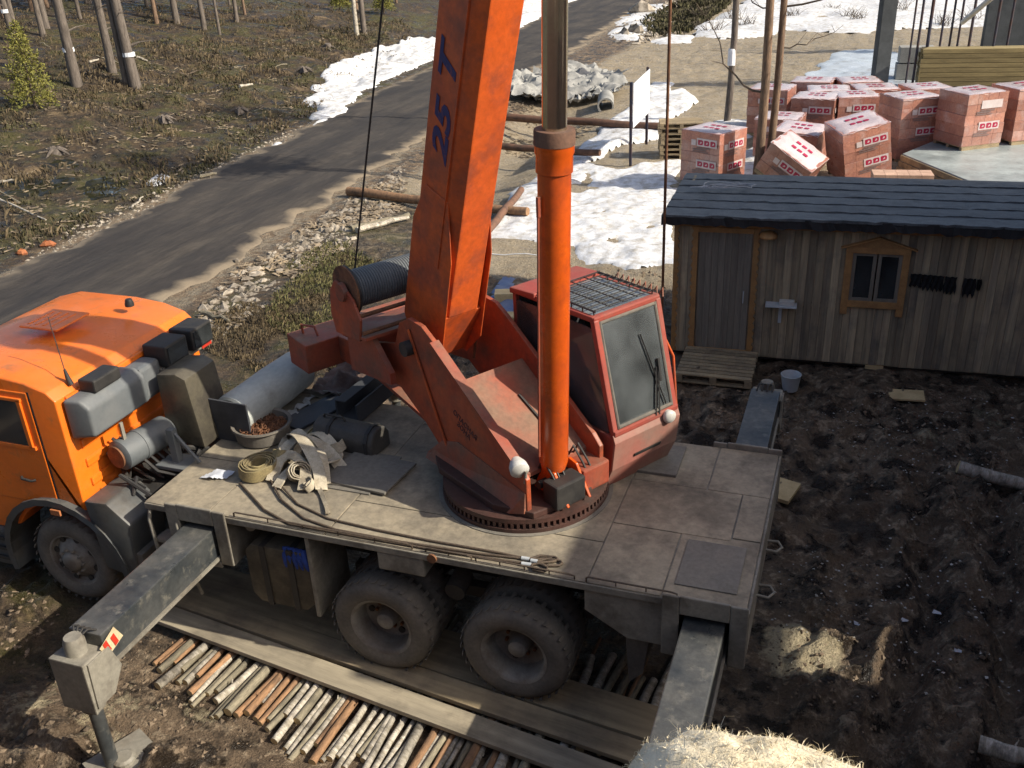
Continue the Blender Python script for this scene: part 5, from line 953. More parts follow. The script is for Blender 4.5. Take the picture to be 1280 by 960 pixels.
while x < 2.5:
    kd = seq[k] if k < len(seq) else Rl.choices(['birch', 'pine_bark', 'grey_bark'], [.45, .2, .35])[0]
    r = Rl.choice([.022, .025, .028, .031, .034, .038, .046]); L = Rl.uniform(1.5, 2.3); y0 = float(ne(x))+Rl.uniform(-.16, .22)
    if x > 1.62: y0 = Rl.uniform(-1.6, -1.35); L = Rl.uniform(.9, 1.4)
    o = pole(L, r, r*Rl.uniform(.7, .98), Rl.uniform(-.045, .045), k).build('log_pole', [kd, 'fresh_wood'], smooth=45)
    o.location = (x+r, y0, max(.0, r-.018)+Rl.uniform(0, .012)); o.rotation_euler = (Rl.uniform(-.012, .005), Rl.uniform(0, .2), -Rl.gauss(.06, .035)); poles.append((o, kd, r, L)); x += 2*r*.97+Rl.uniform(.0, .010); k += 1
short = {'birch': 'white birch', 'pine_bark': 'orange pine', 'grey_bark': 'grey bark'}
for i, (o, kd, r, L) in enumerate(poles):
    sz = 'thin' if r < .030 else 'thick' if r > .036 else 'medium thick'; ln_ = 'long' if L > 2.0 else 'short' if L < 1.65 else 'middling'
    if i == 0: lb_ = f'{sz} {short[kd]} pole at the truck cab end of the log mat'
    elif i == len(poles)-1: lb_ = f'{sz} {short[kd]} pole at the crane tail end of the log mat'
    else:
        l_, r_ = short[poles[i-1][1]], short[poles[i+1][1]]
        lb_ = f'{ln_} {sz} {short[kd]} pole between '+(f'two {l_} poles' if l_ == r_ else f'{l_} and {r_} poles')+' in the mat'
    tag(o, lb_, 'log', kinds[kd][1])
def board(label, a, b, w_, z0, th, mat, group='boards under the wheels'):
    a = V((a[0], a[1], 0)); b = V((b[0], b[1], 0)); L = (b-a).length; m = MB(); n = 24; vs = []; R2 = random.Random(int(a.y*100))
    m.box(0, L, 0, w_, 0, th); o = m.build('plank', mat, bevel=.006); o.location = (a.x, a.y, z0); o.rotation_euler = (0, 0, math.atan2((b-a).y, (b-a).x)); return tag(o, label, 'plank', group)
board('grey plank along the outer edge of the log mat', (-2.72, -1.28), (2.75, -2.0), .25, .085, .05, 'plank_grey')
board('yellowish plank second from the outer edge of the log mat', (-2.80, -1.00), (2.85, -1.68), .25, .092, .05, 'plank')
board('wide plank that the crane wheels stand on', (-2.95, -.73), (3.0, -1.38), .40, .066, .05, 'plank')
board('narrow plank laid behind the wide wheel plank', (-2.9, -.42), (1.2, -.76), .16, .07, .045, 'plank')
def blog(label, p0, p1, r0, r1):
    a, c_ = gat(*p0), gat(*p1); a.z += r0*.75; c_.z += r1*.75; d_ = c_-a; L = d_.length; o = pole(L, r0, r1, .03, int(p0[0])).build('birch_log', ['birch', 'fresh_wood'], smooth=45)
    o.matrix_world = Matrix.Translation(a) @ d_.to_track_quat('Y', 'Z').to_matrix().to_4x4(); return tag(o, label, 'log')
blog('thick white birch log lying on the mud before the hut', (1196, 592), (1300, 617), .085, .08); blog('birch log with a clean cut end near the wool tuft', (1222, 938), (1310, 957), .075, .07)
# mineral wool on the wall edge
m = MB(); nu, nv = 60, 36; c = V((3.75, -6.36, 5.275)); vs = []
for i in range(nv+1):
    for j in range(nu):
        a = 2*math.pi*j/nu; e = -math.pi/2+math.pi*i/nv; d_ = V((math.cos(e)*math.cos(a), math.cos(e)*math.sin(a), math.sin(e)))
        q_ = V((d_.x*.285, d_.y*.22, d_.z*.205)); f_ = 1+.30*(float(fbm(d_.x*2.2+9, d_.y*2.2+d_.z*3, 4, 50))-.5)+.12*(float(fbm(d_.x*9+3, d_.y*9+d_.z*7, 2, 60))-.5); vs.append(c+q_*f_)
m.add(vs, [(i*nu+j, i*nu+(j+1) % nu, (i+1)*nu+(j+1) % nu, (i+1)*nu+j) for i in range(nv) for j in range(nu)])
wl = m.build('insulation_wool', 'wool', smooth=80, recalc=False); tag(wl, 'pale yellow fluffy mineral wool tuft on the wall edge', 'insulation')
m = MB(); Rw = random.Random(3); vs = []; fs = []
for i in range(26000):
    q_ = V(Rw.choice(m_) if False else wl.data.vertices[Rw.randrange(len(wl.data.vertices))].co); nrm = (q_-c).normalized()
    if q_.z < c.z-.05: continue
    t1 = V((Rw.gauss(0, 1), Rw.gauss(0, 1), Rw.gauss(0, 1))); t1 = (t1-nrm*t1.dot(nrm)*.75).normalized(); Lf = Rw.uniform(.008, .028) if Rw.random() < .993 else Rw.uniform(.03, .07); s_ = t1.cross(nrm).normalized()*Rw.uniform(.0003, .0008); bz = nrm*Lf*Rw.uniform(.1, .5)
    p0 = q_-nrm*.006; p1 = p0+t1*Lf*.5+bz; p2 = p0+t1*Lf+bz*Rw.uniform(.2, 1.2); k = len(vs); vs += [p0-s_, p0+s_, p1+s_, p1-s_, p2]; fs += [(k, k+1, k+2, k+3), (k+3, k+2, k+4)]
m.add(vs, fs); kind(m.build('wool_fibre', 'wool', wl, recalc=False), 'stuff')

# ================================================================== BRICK PACKS
def rsq(w_, h_):     # one red mark: rounded tab with a curl cut into it
    pts = []
    for (cx, cy, a0) in ((w_-.35*h_, h_*.65, 0), (.12*h_, h_*.88, 90), (.12*h_, .12*h_, 180), (w_-.3*h_, .3*h_, 270)):
        r = .35*h_ if a0 in (0,) else .12*h_ if a0 in (90, 180) else .3*h_
        for t in (0, 30, 60, 90): a = math.radians(a0+t); pts.append((cx+r*math.cos(a), cy+r*math.sin(a)))
    return pts
def sheet(pts, y): return [(a, y, c_) for a, c_ in pts]
mk = MB(); mk.prism(sheet(rsq(.13, .105), -.0015), (0, -.0015, 0)); ME_mark = mk.mesh('logo_mark', 'print_red')
mc = MB(); mc.prism(sheet([(.045, .03), (.085, .035), (.095, .06), (.075, .075), (.06, .06), (.07, .052), (.05, .05)], -.0035), (0, -.001, 0)); ME_curl = mc.mesh('logo_curl', 'print_white')
lb = MB(); lb.prism(sheet([(0, 0), (.52, 0), (.52, .17), (0, .17)], 0), (0, -.001, 0)); ME_lab = lb.mesh('label_panel', 'print_white')
tb = MB(); 
for i, (z0, z1, xa, xb) in enumerate(((-.055, -.025, .0, .42), (-.105, -.07, -.12, .30), (-.15, -.125, -.12, .36))): tb.prism(sheet([(xa, z0), (xb, z0), (xb, z1), (xa, z1)], 0), (0, -.001, 0))
ME_txt = tb.mesh('text_lines', 'print_grey')
def mo(name, me, parent, loc, rz=0., rx=0.): o = bpy.data.objects.new(name, me); COL.objects.link(o); o.parent = parent; o.location = loc; o.rotation_euler = (rx, 0, rz); return o
CW, CD, NH = 1.05, 1.0, 5
def brick_pack(label, px, py, zt, rz, tilt=(0., 0.), nl=NH, w_=1.2, d_=1.12, lh=.262, base=0., labels=(0, 1), seed=0):
    Hh = .10+nl*lh; top = at(px, py, z=base+Hh); t = thing('brick_pack', label, 'brick pack', (top.x, top.y, base), rz, 'film wrapped brick packs'); t.rotation_euler = (tilt[0], tilt[1], rz)
    if tilt[0] or tilt[1]: t.location.z = base+.5*w_*abs(math.sin(tilt[1]))+.5*d_*abs(math.sin(tilt[0]))-.03; t.location.x -= math.sin(tilt[1])*Hh*.5*math.cos(rz); t.location.y -= math.sin(tilt[1])*Hh*.5*math.sin(rz)
    R2 = random.Random(seed+int(px)); p = MB()
    for yy in (-d_/2, -.05, d_/2-.1): p.box(-w_/2+.03, w_/2-.03, yy, yy+.1, 0, .075)
    p.box(-w_/2+.02, w_/2-.02, -d_/2+.01, d_/2-.01, .078, .10); p.build('pallet_base', 'pallet_wood', t)
    for i in range(nl):
        e = R2.uniform(-.008, .008); f_ = R2.uniform(-.008, .008); z0 = .10+i*lh
        m = MB(); nb = 4
        for j in range(nb): 
            xa = -w_/2+w_*j/nb; m.box(xa+e+.0008, xa+w_/nb+e-.0008, -d_/2+f_, d_/2+f_, z0+.0015, z0+lh-.0015)
        m.build('brick_course', 'brick_wrap', t, bevel=.004, segs=1)
    m = MB(); k = 10; vs = []
    for a in range(k+1):
        for c_ in range(k+1):
            u, v_ = a/k*2-1, c_/k*2-1; ed = max(abs(u), abs(v_)); vs.append((u*(w_/2+.012), v_*(d_/2+.012), Hh+(.022+R2.uniform(-.008, .008) if ed < .99 else .004-R2.uniform(.0, .05))))
    m.add(vs, [(a*(k+1)+c_, (a+1)*(k+1)+c_, (a+1)*(k+1)+c_+1, a*(k+1)+c_+1) for a in range(k) for c_ in range(k)]); m.build('top_film', 'film', t, smooth=50, recalc=False)
    for li in labels:      # 0: front face, 1: back, 2: right, 3: left
        jx, jz = R2.uniform(-.06, .06), R2.uniform(-.04, .04)
        for row in range(2 if nl > 3 else 1):
            z = jz+ Hh-.40-row*lh*2.05
            if li == 0: q_, rr = V((-.14+jx, -d_/2-.014, z)), 0
            elif li == 2: q_, rr = V((w_/2+.012, -.20, z)), math.pi/2
            elif li == 3: q_, rr = V((-w_/2-.012, .20, z)), -math.pi/2
            else: q_, rr = V((.2, d_/2+.012, z)), math.pi
            lab = mo('label_panel', ME_lab, t, q_, rr); lab.scale = (1.2, 1, 1.2); mo('text_lines', ME_txt, t, q_, rr)
            if R2.random() < .12: continue
            for j in range(3): mo('logo_mark', ME_mark, lab, (.035+.16*j, 0, .03)); mo('logo_curl', ME_curl, lab, (.035+.16*j, 0, .03))
            if row == 0: sq = MB(); sq.prism(sheet([(-.17, .01), (-.03, .01), (-.03, .15), (-.17, .15)], 0), (0, -.001, 0)); s_ = sq.build('tag_square', 'print_white', t); s_.location = q_; s_.rotation_euler = (0, 0, rr)
    for yy in (-.18, .12):
        for j in range(3): 
            o = mo('logo_mark', ME_mark, t, (-.22+.17*j, yy, Hh+.031), 0, -math.pi/2); 
    return t
SLAB = .50
bp_ = [('front brick pack with bright side standing alone near the pallets', 893, 160, -.50, (0, 0), 5, 0, (0, 2)),
 ('brick pack directly behind the forked pine trunk', 966, 108, -.15, (0, 0), 5, 0, (0,)),
 ('brick pack half hidden beside the forked pine, below the one behind it', 976, 144, -.1, (0, 0), 4, 0, (0,)),
 ('brick pack leaning slightly among the packs behind the hut roof', 1001, 160, -.22, (.06, .05), 4, 0, (0,)),
 ('low toppled brick pack slumped at a steep angle against the hut', 990, 196, -.25, (.1, .55), 3, 0, (0,)),
 ('tall brick pack tilted over towards the concrete slab', 1074, 156, .45, (.10, -.20), 5, 0, (0,)),
 ('upright brick pack with clear label and a narrow bare right side', 1021, 119, -.12, (0, 0), 5, 0, (0, 2)),
 ('brick pack with label behind the tall tilted pack', 1070, 117, .28, (0, 0), 5, 0, (0,)),
 ('rear brick pack showing mostly its pale film top', 1017, 99, -.1, (0, 0), 5, 0, (0,)),
 ('rear brick pack wedged between two others with pale top', 1036, 110, .1, (0, 0), 5, 0, (0,)),
 ('rearmost brick pack with reddish top near the concrete column', 1074, 99, .25, (0, 0), 5, 0, (0,)),
 ('rear brick pack beside the red topped one by the column', 1094, 108, .25, (0, 0), 5, 0, (0,)),
 ('large brick pack with bare left side next to the concrete slab', 1140, 118, .55, (0, 0), 6, 0, (0,)),
 ('brick pack hidden behind the large one at the slab corner', 1158, 107, .4, (0, 0), 5, 0, (0,)),
 ('brick pack with torn film base standing on the concrete slab', 1218, 112, .62, (0, 0), 5, SLAB, (0,)),
 ('brick pack on the slab next to the yellow timber', 1283, 106, .55, (0, 0), 5, SLAB, (0,))]
for i, (lb_, px, py, rz, tl, nl, base, labs) in enumerate(bp_): brick_pack(lb_, px, py, 0, rz, tl, nl, base=base, labels=labs, seed=i)
t = at(1128, 214, z=1.06); o = MB(); 
lowp = thing('brick_stack', 'low unwrapped stack of pale bricks behind the hut roof', 'brick stack', (t.x, t.y, 0), .12)
for r_ in range(7):
    for j in range(5):
        for k in range(2): MB().box(-.62+.25*j+.003, -.62+.25*(j+1)-.003, -.25+.25*k+.003, .25*k-.003, .02+.145*r_, .02+.145*(r_+1)-.004).build('brick', 'pale_brick' if r_ == 6 else 'brick_wrap', lowp)

# ================================================================== BUILDING SITE BEHIND THE HUT
sa = [at(*p, z=SLAB) for p in ((1128, 192), (1300, 262), (1420, 200), (1225, 152))]
m = MB(); m.prism([(p.x, p.y, 0-.1) for p in sa], (0, 0, SLAB+.1)); slab = m.build('foundation_slab', 'concrete_wet', bevel=.02); tag(slab, 'wet concrete foundation slab carrying two brick packs', 'slab')
a, c_ = sa[0], sa[1]; dv = (c_-a).normalized(); sd = dv.cross(zv).normalized()
for k in range(3): m = MB(); m.obox((a+c_)/2+sd*(.03+.035*k)+V((0, 0, -.10-.15*k)), dv*(c_-a).length/2, sd*.016, zv*.07); m.build('formwork_board', 'pallet_wood', slab)
def vpost(name, label, cat, px0, py0, pxt, w_, d_, mat, htop, group=None, base=0., rz=.3):
    p = at(px0, py0, z=base); m = MB(); m.box(-w_/2, w_/2, -d_/2, d_/2, -.1, htop); o = m.build(name, mat, bevel=.02); o.location = (p.x, p.y, base); o.rotation_euler = (0, 0, rz); return tag(o, label, cat, group)
vpost('concrete_column', 'square grey concrete column rising behind the brick packs', 'column', 1098, 108, 0, .52, .52, 'column', 9.)
for i, (px0, py0, r, lb_) in enumerate(((1140, 108, .045, 'dark steel prop beside the concrete column'), (1152, 106, .06, 'thick dark blue prop before the pale blocks'), (1131, 111, .035, 'thin rusty prop nearest the concrete column'), (1174, 62, .05, 'dark prop standing behind the timber stack, nearest the column'), (1186, 60, .05, 'dark prop standing behind the middle of the timber stack'), (1196, 60, .05, 'dark prop beside the diagonal pipe behind the timber'), (1203, 106, .05, 'rusty brown prop in front of the timber stack'), (1233, 106, .05, 'black prop in front of the timber stack end'), (1250, 104, .045, 'black leaning prop between timber and slab pack'))):
    p = at(px0, py0, z=.0); m = MB(); m.tube([(0, 0, -.1), (.02, 0, 4), (.05+.05*(i % 3), 0, 8.)], r, 8); m.lathe((0, 0, 0), (0, 0, 1), [(.12, -.05), (.12, .02), (0, .02)], 10); o = m.build('formwork_prop', 'prop_steel', smooth=50); o.location = p; tag(o, lb_, 'prop', 'formwork props')
m = MB(); a, c_ = at(1203, 28, z=2.2), at(1246, -8, z=3.4); m.tube([a, c_], .09, 8); o = m.build('diagonal_pipe', 'bucket', smooth=50); tag(o, 'pale diagonal pipe leaning above the timber stack', 'pipe')
# timber stack
tsp = at(1218, 108, z=0.); ts_ = thing('timber_stack', 'stack of yellow sawn timber behind the props', 'timber stack', tsp, .10)
for r_ in range(8):
    for k in range(3): MB().box(-2.0+random.uniform(-.06, .06), 2.3+random.uniform(-.1, .1), -.3+.24*k+.004, -.3+.24*(k+1)-.004, .06+.165*r_, .06+.165*r_+.15).build('beam', 'timber', ts_)
    if r_ == 3: MB().box(-2.02, -1.98, -.3, .42, .06, .6).build('bearer', 'timber', ts_)
pb = at(1139, 98, z=0.)
for k, (dx, dz, lb_) in enumerate(((0, 0., 'lower pale concrete block between column and timber'), (.05, .62, 'upper pale concrete block between column and timber'))):
    o = MB().box(-.62, .62, -.3, .3, 0, .58).build('concrete_block', 'concrete', bevel=.02); o.location = (pb.x+dx, pb.y, dz); o.rotation_euler = (0, 0, .1); tag(o, lb_, 'concrete block')
p = at(1266, 66, z=0.); o = MB().box(-1.3, 3., 0, .4, -.1, 8).build('concrete_wall', 'column', bevel=.02); o.location = (p.x, p.y, 0); o.rotation_euler = (0, 0, .15); tag(o, 'tall dark concrete wall behind the timber stack', 'wall')
# sign board on two posts
s0, s1 = at(788, 207, z=0.), at(808, 182, z=0.); z0, z1 = zat(105, s0.x, s0.y), zat(86, s1.x, s1.y)
sg = thing('site_sign', 'white blank sign board on two dark posts by the snow', 'sign', s0); 
for s_, zt in ((s0, z0), (s1, z1)): q_ = s_-s0; MB().box(q_.x-.035, q_.x+.035, q_.y-.035, q_.y+.035, -.1, zt+.05).build('post', 'prop_steel', sg)
zb0, zb1 = zat(160, s0.x, s0.y), zat(140, s1.x, s1.y); q_ = s1-s0
sdv = V((q_.y, -q_.x, 0)).normalized()*-.05; m = MB(); m.prism([V((0, 0, zb0))-sdv, V((q_.x, q_.y, zb1))-sdv, V((q_.x, q_.y, z1))-sdv, V((0, 0, z0))-sdv], sdv.normalized()*-.02); m.build('panel', 'sign_white', sg)
# pallets stacked beside the first brick pack
pp = at(850, 196, z=0.)
for k in range(7):
    pallet(('bottom pallet', 'second lowest pallet', 'third lowest pallet', 'middle pallet', 'third highest pallet', 'second highest pallet', 'top pallet')[k]+' in the stack beside the front brick pack', (pp.x+random.uniform(-.05, .05), pp.y, gz(pp.x, pp.y)+.145*k), .25+random.uniform(-.04, .04), 1.2, .8, 6, 'stacked pallets')
# pipes and logs lying over the ditch
def lying(name, label, cat, p0, p1, r, mat, lift=.0, group=None):
    a, c_ = gat(*p0), gat(*p1); a.z = c_.z = max(a.z, c_.z)+r+lift; m = MB(); n = 8; m.tube([a.lerp(c_, i/n)+V((0, 0, .02*math.sin(i*1.7))) for i in range(n+1)], [r*(1-.15*i/n) for i in range(n+1)], 10); return tag(m.build(name, mat, smooth=50), label, cat, group)
lying('rusty_pipe', 'long rusty pipe crossing the ditch above the snow', 'pipe', (610, 160), (838, 168), .13, 'rust_pipe', .1)
lying('rusty_pipe', 'shorter rusty pipe crossing the ditch below the long one', 'pipe', (600, 203), (750, 201), .11, 'rust_pipe', .1)
lying('fallen_log', 'fallen brown trunk between the road edge and the boom', 'trunk', (436, 246), (660, 272), .12, 'pine_bark')
lying('fallen_log', 'grey bare trunk lying below the brown one by the road', 'trunk', (440, 290), (512, 274), .07, 'grey_bark')
lying('fallen_log', 'dark trunk lying askew at the edge of the snow', 'trunk', (598, 308), (652, 246), .10, 'rust_pipe')
lying('white_cord', 'thin pale cord stretched over the sand behind the cabin', 'cord', (590, 318), (700, 324), .012, 'litter')
p = gat(757, 138); m = MB(); m.lathe((0, 0, 0), (.25, -1, 0), [(.24, -1.6), (.30, -1.6), (.30, .1), (.24, .1), (.23, -1.6)], 20, close=True); o = m.build('culvert_pipe', 'concrete', smooth=40); o.location = (p.x, p.y, p.z+.16); tag(o, 'concrete culvert pipe end below the pale rubble', 'culvert')
# wooden blocks and blue sheet seen between boom and cabin
for i, (px, py, lb_) in enumerate(((634, 372, 'pale timber block on the blue sheet behind the turret'), (636, 402, 'nearer pale timber block behind the turret'))):
    p = gat(px, py+8); o = MB().box(-.22, .22, -.14, .14, 0, .24).build('timber_block', 'fresh_wood', bevel=.006); o.location = (p.x, p.y, p.z); o.rotation_euler = (0, 0, .3); tag(o, lb_, 'block')
def ground_sheet(name, label, cat, poly, mat, cell, hm, seed):
    P = [gat(*q_) for q_ in poly]; pl_ = [(q_.x, q_.y) for q_ in P]; A, B = np.meshgrid(np.arange(min(q_[0] for q_ in pl_), max(q_[0] for q_ in pl_), cell), np.arange(min(q_[1] for q_ in pl_), max(q_[1] for q_ in pl_), cell), indexing='ij')
    keep = inpoly(A+(fbm(A*3, B*3, 3, seed)-.5)*cell*6, B+(fbm(A*3+9, B*3, 3, seed)-.5)*cell*6, pl_); id_ = -np.ones(A.shape, int); id_[keep] = np.arange(keep.sum()); z = H(A, B)+.02+hm*fbm(A*2.5, B*2.5, 4, seed)
    q4 = np.stack([id_[:-1, :-1], id_[1:, :-1], id_[1:, 1:], id_[:-1, 1:]], -1).reshape(-1, 4); q4 = q4[(q4 >= 0).all(1)]; m = MB(); m.add(np.stack([A[keep], B[keep], z[keep]], -1).tolist(), q4.tolist()); return tag(m.build(name, mat, smooth=40, recalc=False), label, cat)
ground_sheet('blue_sheet', 'crumpled blue grey sheet on the ground behind the turret', 'sheet', [(608, 380), (622, 352), (645, 352), (648, 420), (622, 420)], 'blue_tarp', .06, .12, 3)
ground_sheet('concrete_debris', 'pale broken concrete heap beside the road behind the boom', 'rubble', [(624, 126), (640, 106), (690, 94), (745, 94), (785, 106), (782, 122), (766, 126), (748, 126), (720, 134), (690, 142), (660, 132)], 'concrete', .10, .75, 8)
quads_cd = [(628, 126), (645, 106), (690, 96), (745, 96), (780, 108), (770, 124), (720, 134), (690, 140), (660, 130)]

# ================================================================== TREES
def crown_mesh(n, R0, zc, hz, seed, leaf=.16, mat='needle'):
    r_ = np.random.default_rng(seed); cl = max(6, n//45); cen = []
    for _ in range(cl):
        a = r_.uniform(0, 6.28); u = r_.uniform(-1, 1); rr = R0*math.sqrt(max(.05, 1-u*u))*r_.uniform(.3, 1); cen.append((rr*math.cos(a), rr*math.sin(a), zc+u*hz))
    vs = []; fs = []
    for i in range(n):
        c = np.array(cen[r_.integers(cl)])+r_.normal(0, .42, 3)*np.array([1, 1, .5]); d = r_.normal(0, 1, 3); d /= np.linalg.norm(d); s = np.cross(d, r_.normal(0, 1, 3)); s /= np.linalg.norm(s); k = len(vs)
        vs += [c, c+d*leaf+s*leaf*.3, c+d*leaf*1.9, c+d*leaf-s*leaf*.3]; fs.append((k, k+1, k+2, k+3))
    m = MB(); m.add(vs, fs); return m.mesh('crown', mat, recalc=False)
CR = [crown_mesh(1500, 1.7, 11.5, 2.6, i) for i in range(3)]
def tree(label, base, dia, h, lean, crown, mat, tape=False, group=None, seed=0, limbs=5, zl=(6, 11)):
    R2 = random.Random(seed); t = thing('pine_tree', label, 'tree', base, R2.uniform(0, 6), group); m = MB(); n = 12; pts = []; rs = []
    for i in range(n): f = i/(n-1); pts.append((lean*f*h+.06*math.sin(f*7+seed), .05*math.sin(f*5+seed*2), -.25+f*(h+.25))); rs.append(dia/2*(1.12 if i == 0 else 1)*(1-.75*f))
    m.tube(pts, rs, 10)
    for k_ in range(limbs+5):
        z = R2.uniform(*zl) if k_ < limbs else R2.uniform(1.5, 6); a = R2.uniform(0, 6.28); L = R2.uniform(.6, 1.6); f = z/h; q_ = V((lean*z, 0, z)); d = V((math.cos(a), math.sin(a), .15)); m.tube([q_, q_+d*L*.5+V((0, 0, .05)), q_+d*L], [.035*dia/.3, .022*dia/.3, .006], 5)
    m.build('trunk', mat, t, smooth=60)
    if crown is not None:
        o = bpy.data.objects.new('crown', CR[crown]); COL.objects.link(o); o.parent = t; o.scale = (1, 1, h/14.); o.location = (lean*h*.8, 0, 0)
    if tape: m = MB(); m.lathe((lean*1.3, 0, 1.25), (0, 0, 1), [(dia*.53, 0), (dia*.54, .02), (dia*.53, .16)], 12); m.build('marking_tape', 'sign_white', t)
    return t
def dia_at(p, wpx): return wpx/FPX*float((np.array(p)-CAM)@FF)
TL = [(96, 106, 13, True, 'grey pine with a white tape band next to the yellow spruce'), (139, 91, 11, False, 'grey pine without tape between the taped pines'), (159, 104, 8, True, 'thin taped pine touching the thickest taped pine'), (170, 111, 14, True, 'thickest taped pine in the group beyond the road'),
 (60, 35, 8, False, 'slim pine at the rear left of the taped group'), (16, 52, 8, True, 'taped slim pine standing apart beyond the yellow spruce'), (221, 28, 8, False, 'lone slim pine standing in the clearing'), (447, 44, 6, False, 'pale birch stem beside the dark stem past the snow bank'), (454, 42, 7, False, 'dark stem beside the pale birch past the snow bank'), (100, 25, 5, False, 'very thin pine behind the taped group')]
for i, (px, py, wpx, tp, lb_) in enumerate(TL):
    p = gat(px, py); tree(lb_, p, max(.1, dia_at(p, wpx)), random.uniform(14, 17), random.uniform(-.012, .012), i % 3, 'birch' if px == 447 else 'trunk_grey', tp, 'trees beyond the road', i)
Rf = random.Random(77)
for i in range(46):
    p = gat(Rf.uniform(-80, 620), Rf.uniform(-26, 22)) if i < 30 else gat(Rf.uniform(-60, 330), Rf.uniform(0, 45))
    if (i < 30 and p.x > road_up(p.y)-6) or p.y > 150: continue
    tree('slender distant pine in the woods beyond the clearing', p, Rf.uniform(.14, .30), Rf.uniform(12, 17), Rf.uniform(-.02, .02), i % 3, Rf.choice(['trunk_grey', 'trunk_pine', 'trunk_grey']), False, 'distant pines', 100+i, 3)
# bare pines by the brick packs
def bare(label, px, py, wpx, h, lean, seed, limbs, mat='trunk_pine', base=None):
    p = at(px, py, z=0.) if base is None else base; t = thing('bare_pine', label, 'tree', p, 0, 'bare pines by the brick packs'); R2 = random.Random(seed); dia = dia_at(p, wpx); m = MB(); n = 10
    m.tube([(lean*i/(n-1)*h+.04*math.sin(i), .03*math.sin(i*1.3), -.2+(h+.2)*i/(n-1)) for i in range(n)], [dia/2*(1-.6*i/(n-1)) for i in range(n)], 10); m.build('trunk', mat, t, smooth=60)
    for (z, dx, dz, r) in limbs:
        b = MB(); q_ = V((lean*z, 0, z)); pts = [q_]; k = 7
        for j in range(1, k+1): f = j/k; pts.append(q_+V((dx*f+R2.uniform(-.04, .04), -.25*abs(dx)*f*R2.choice((-1, 1)), dz*f*f+R2.uniform(-.04, .04))))
        b.tube(pts, [r*(1-.8*j/k) for j in range(k+1)], 6)
        for j in range(2, k): e = pts[j]; b.tube([e, e+V((R2.uniform(-.3, .3), R2.uniform(-.3, .3), R2.uniform(-.1, .35)))], [r*.4, .004], 4)
        b.build('branch', 'twig', t, smooth=60)
    o = bpy.data.objects.new('crown', CR[seed % 3]); COL.objects.link(o); o.parent = t; o.location = (lean*h*.8, 0, h*.25); o.scale = (.8, .8, .8); return t
b1 = at(950, 240, z=0.)
bare('left stem of the forked bare pine behind the hut', 944, 238, 12, 12, .012, 1, [(2.4, -1.6, 2.1, .035), (4.3, -.9, .7, .02), (5.2, -1.0, .3, .02)], 'trunk_pine')
bare('right stem of the forked bare pine behind the hut', 956, 236, 10, 12, .03, 2, [(3.4, 1.4, .5, .02), (4.3, 2.6, 1.4, .028), (5.1, 2.9, 2.3, .026)], 'trunk_pine')
bare('slim bare pine with white tape behind the front brick pack', 908, 158, 9, 13, .02, 3, [(4.6, .8, .5, .018), (5.5, -.9, .3, .018), (6.1, 1.0, .2, .016), (3.8, -.6, .3, .014)], 'trunk_grey')
t_ = [o for o in bpy.data.objects if o.get('label', '').startswith('slim bare')][0]
MB().lathe((.05, 0, 1.9), (0, 0, 1), [(.12, 0), (.125, .1), (.12, .45), (.11, .5)], 12).build('marking_tape', 'sign_white', t_)
# yellow young spruce
def spruce(label, px, py, h, rad, mat, seed):
    p = gat(px, py); t = thing('young_spruce', label, 'tree', p); m = MB(); m.tube([(0, 0, -.1), (0, 0, h*.5), (0, 0, h)], [.06, .04, .008], 8); m.build('trunk', 'twig', t, smooth=50)
    r_ = np.random.default_rng(seed); vs = []; fs = []
    for i in range(70):
        z = h*(.06+.9*i/70); L = rad*(1-z/h)**.8*r_.uniform(.75, 1.15)+.05; a = i*2.4+r_.uniform(-.3, .3); d = np.array([math.cos(a), math.sin(a), 0])
        for j in range(int(16+L*55)):
            f = r_.uniform(.15, 1); c = d*L*f+np.array([0, 0, z+.18*L*f-.35*L*f*f])+r_.normal(0, .05, 3); e = d*.5+r_.normal(0, .6, 3); e /= np.linalg.norm(e); s = np.cross(e, r_.normal(0, 1, 3)); s /= np.linalg.norm(s); k = len(vs); lf = .075; vs += [c, c+e*lf+s*lf*.28, c+e*lf*1.8, c+e*lf-s*lf*.28]; fs.append((k, k+1, k+2, k+3))
    m = MB(); m.add(vs, fs); m.build('crown', mat, t, recalc=False); return t
pz = gat(45, 135); spruce('small yellow green spruce beyond the road', 45, 135, max(1.5, zat(22, pz.x, pz.y)-pz.z), .95, 'needle_yellow', 1)
for i, (px, py, h, lb_) in enumerate(((480, 15, 2.2, 'young spruce at the wood edge beyond the snow bank'), (425, 12, 1.8, 'small spruce at the wood edge near the pale birch'), (300, -5, 2.5, 'young spruce far inside the clearing'))): spruce(lb_, px, py, h, .8, 'needle_yellow', 5+i)
# twiggy shrubs in the snow field
def shrub(label, px, py, h, n, seed):
    p = at(px, py, z=.1); R2 = random.Random(seed); m = MB()
    for i in range(n):
        a = R2.uniform(0, 6.28); q_ = V((R2.uniform(-.4, .4), R2.uniform(-.3, .3), -.1)); d = V((math.cos(a)*R2.uniform(.2, .9), math.sin(a)*.6, R2.uniform(.6, 1)))*h; m.tube([q_, q_+d*.5, q_+d+V((R2.uniform(-.2, .2), 0, 0))], [.02, .014, .005], 4)
    o = m.build('shrub', 'twig'); o.location = p; return tag(o, label, 'shrub', 'bare shrubs in the snow')
for i, (px, py, h) in enumerate(((1062, 22, .8), (1072, 25, .7), (1125, 12, .9), (920, 25, 1.), (935, 32, .8), (890, 40, .9), (990, 18, .6), (1180, 30, .8), (1040, 12, .5), (1215, 25, .9), (880, 22, 1.0))): shrub('bare twiggy shrub poking out of the snow field', px, py, h, 26, i)

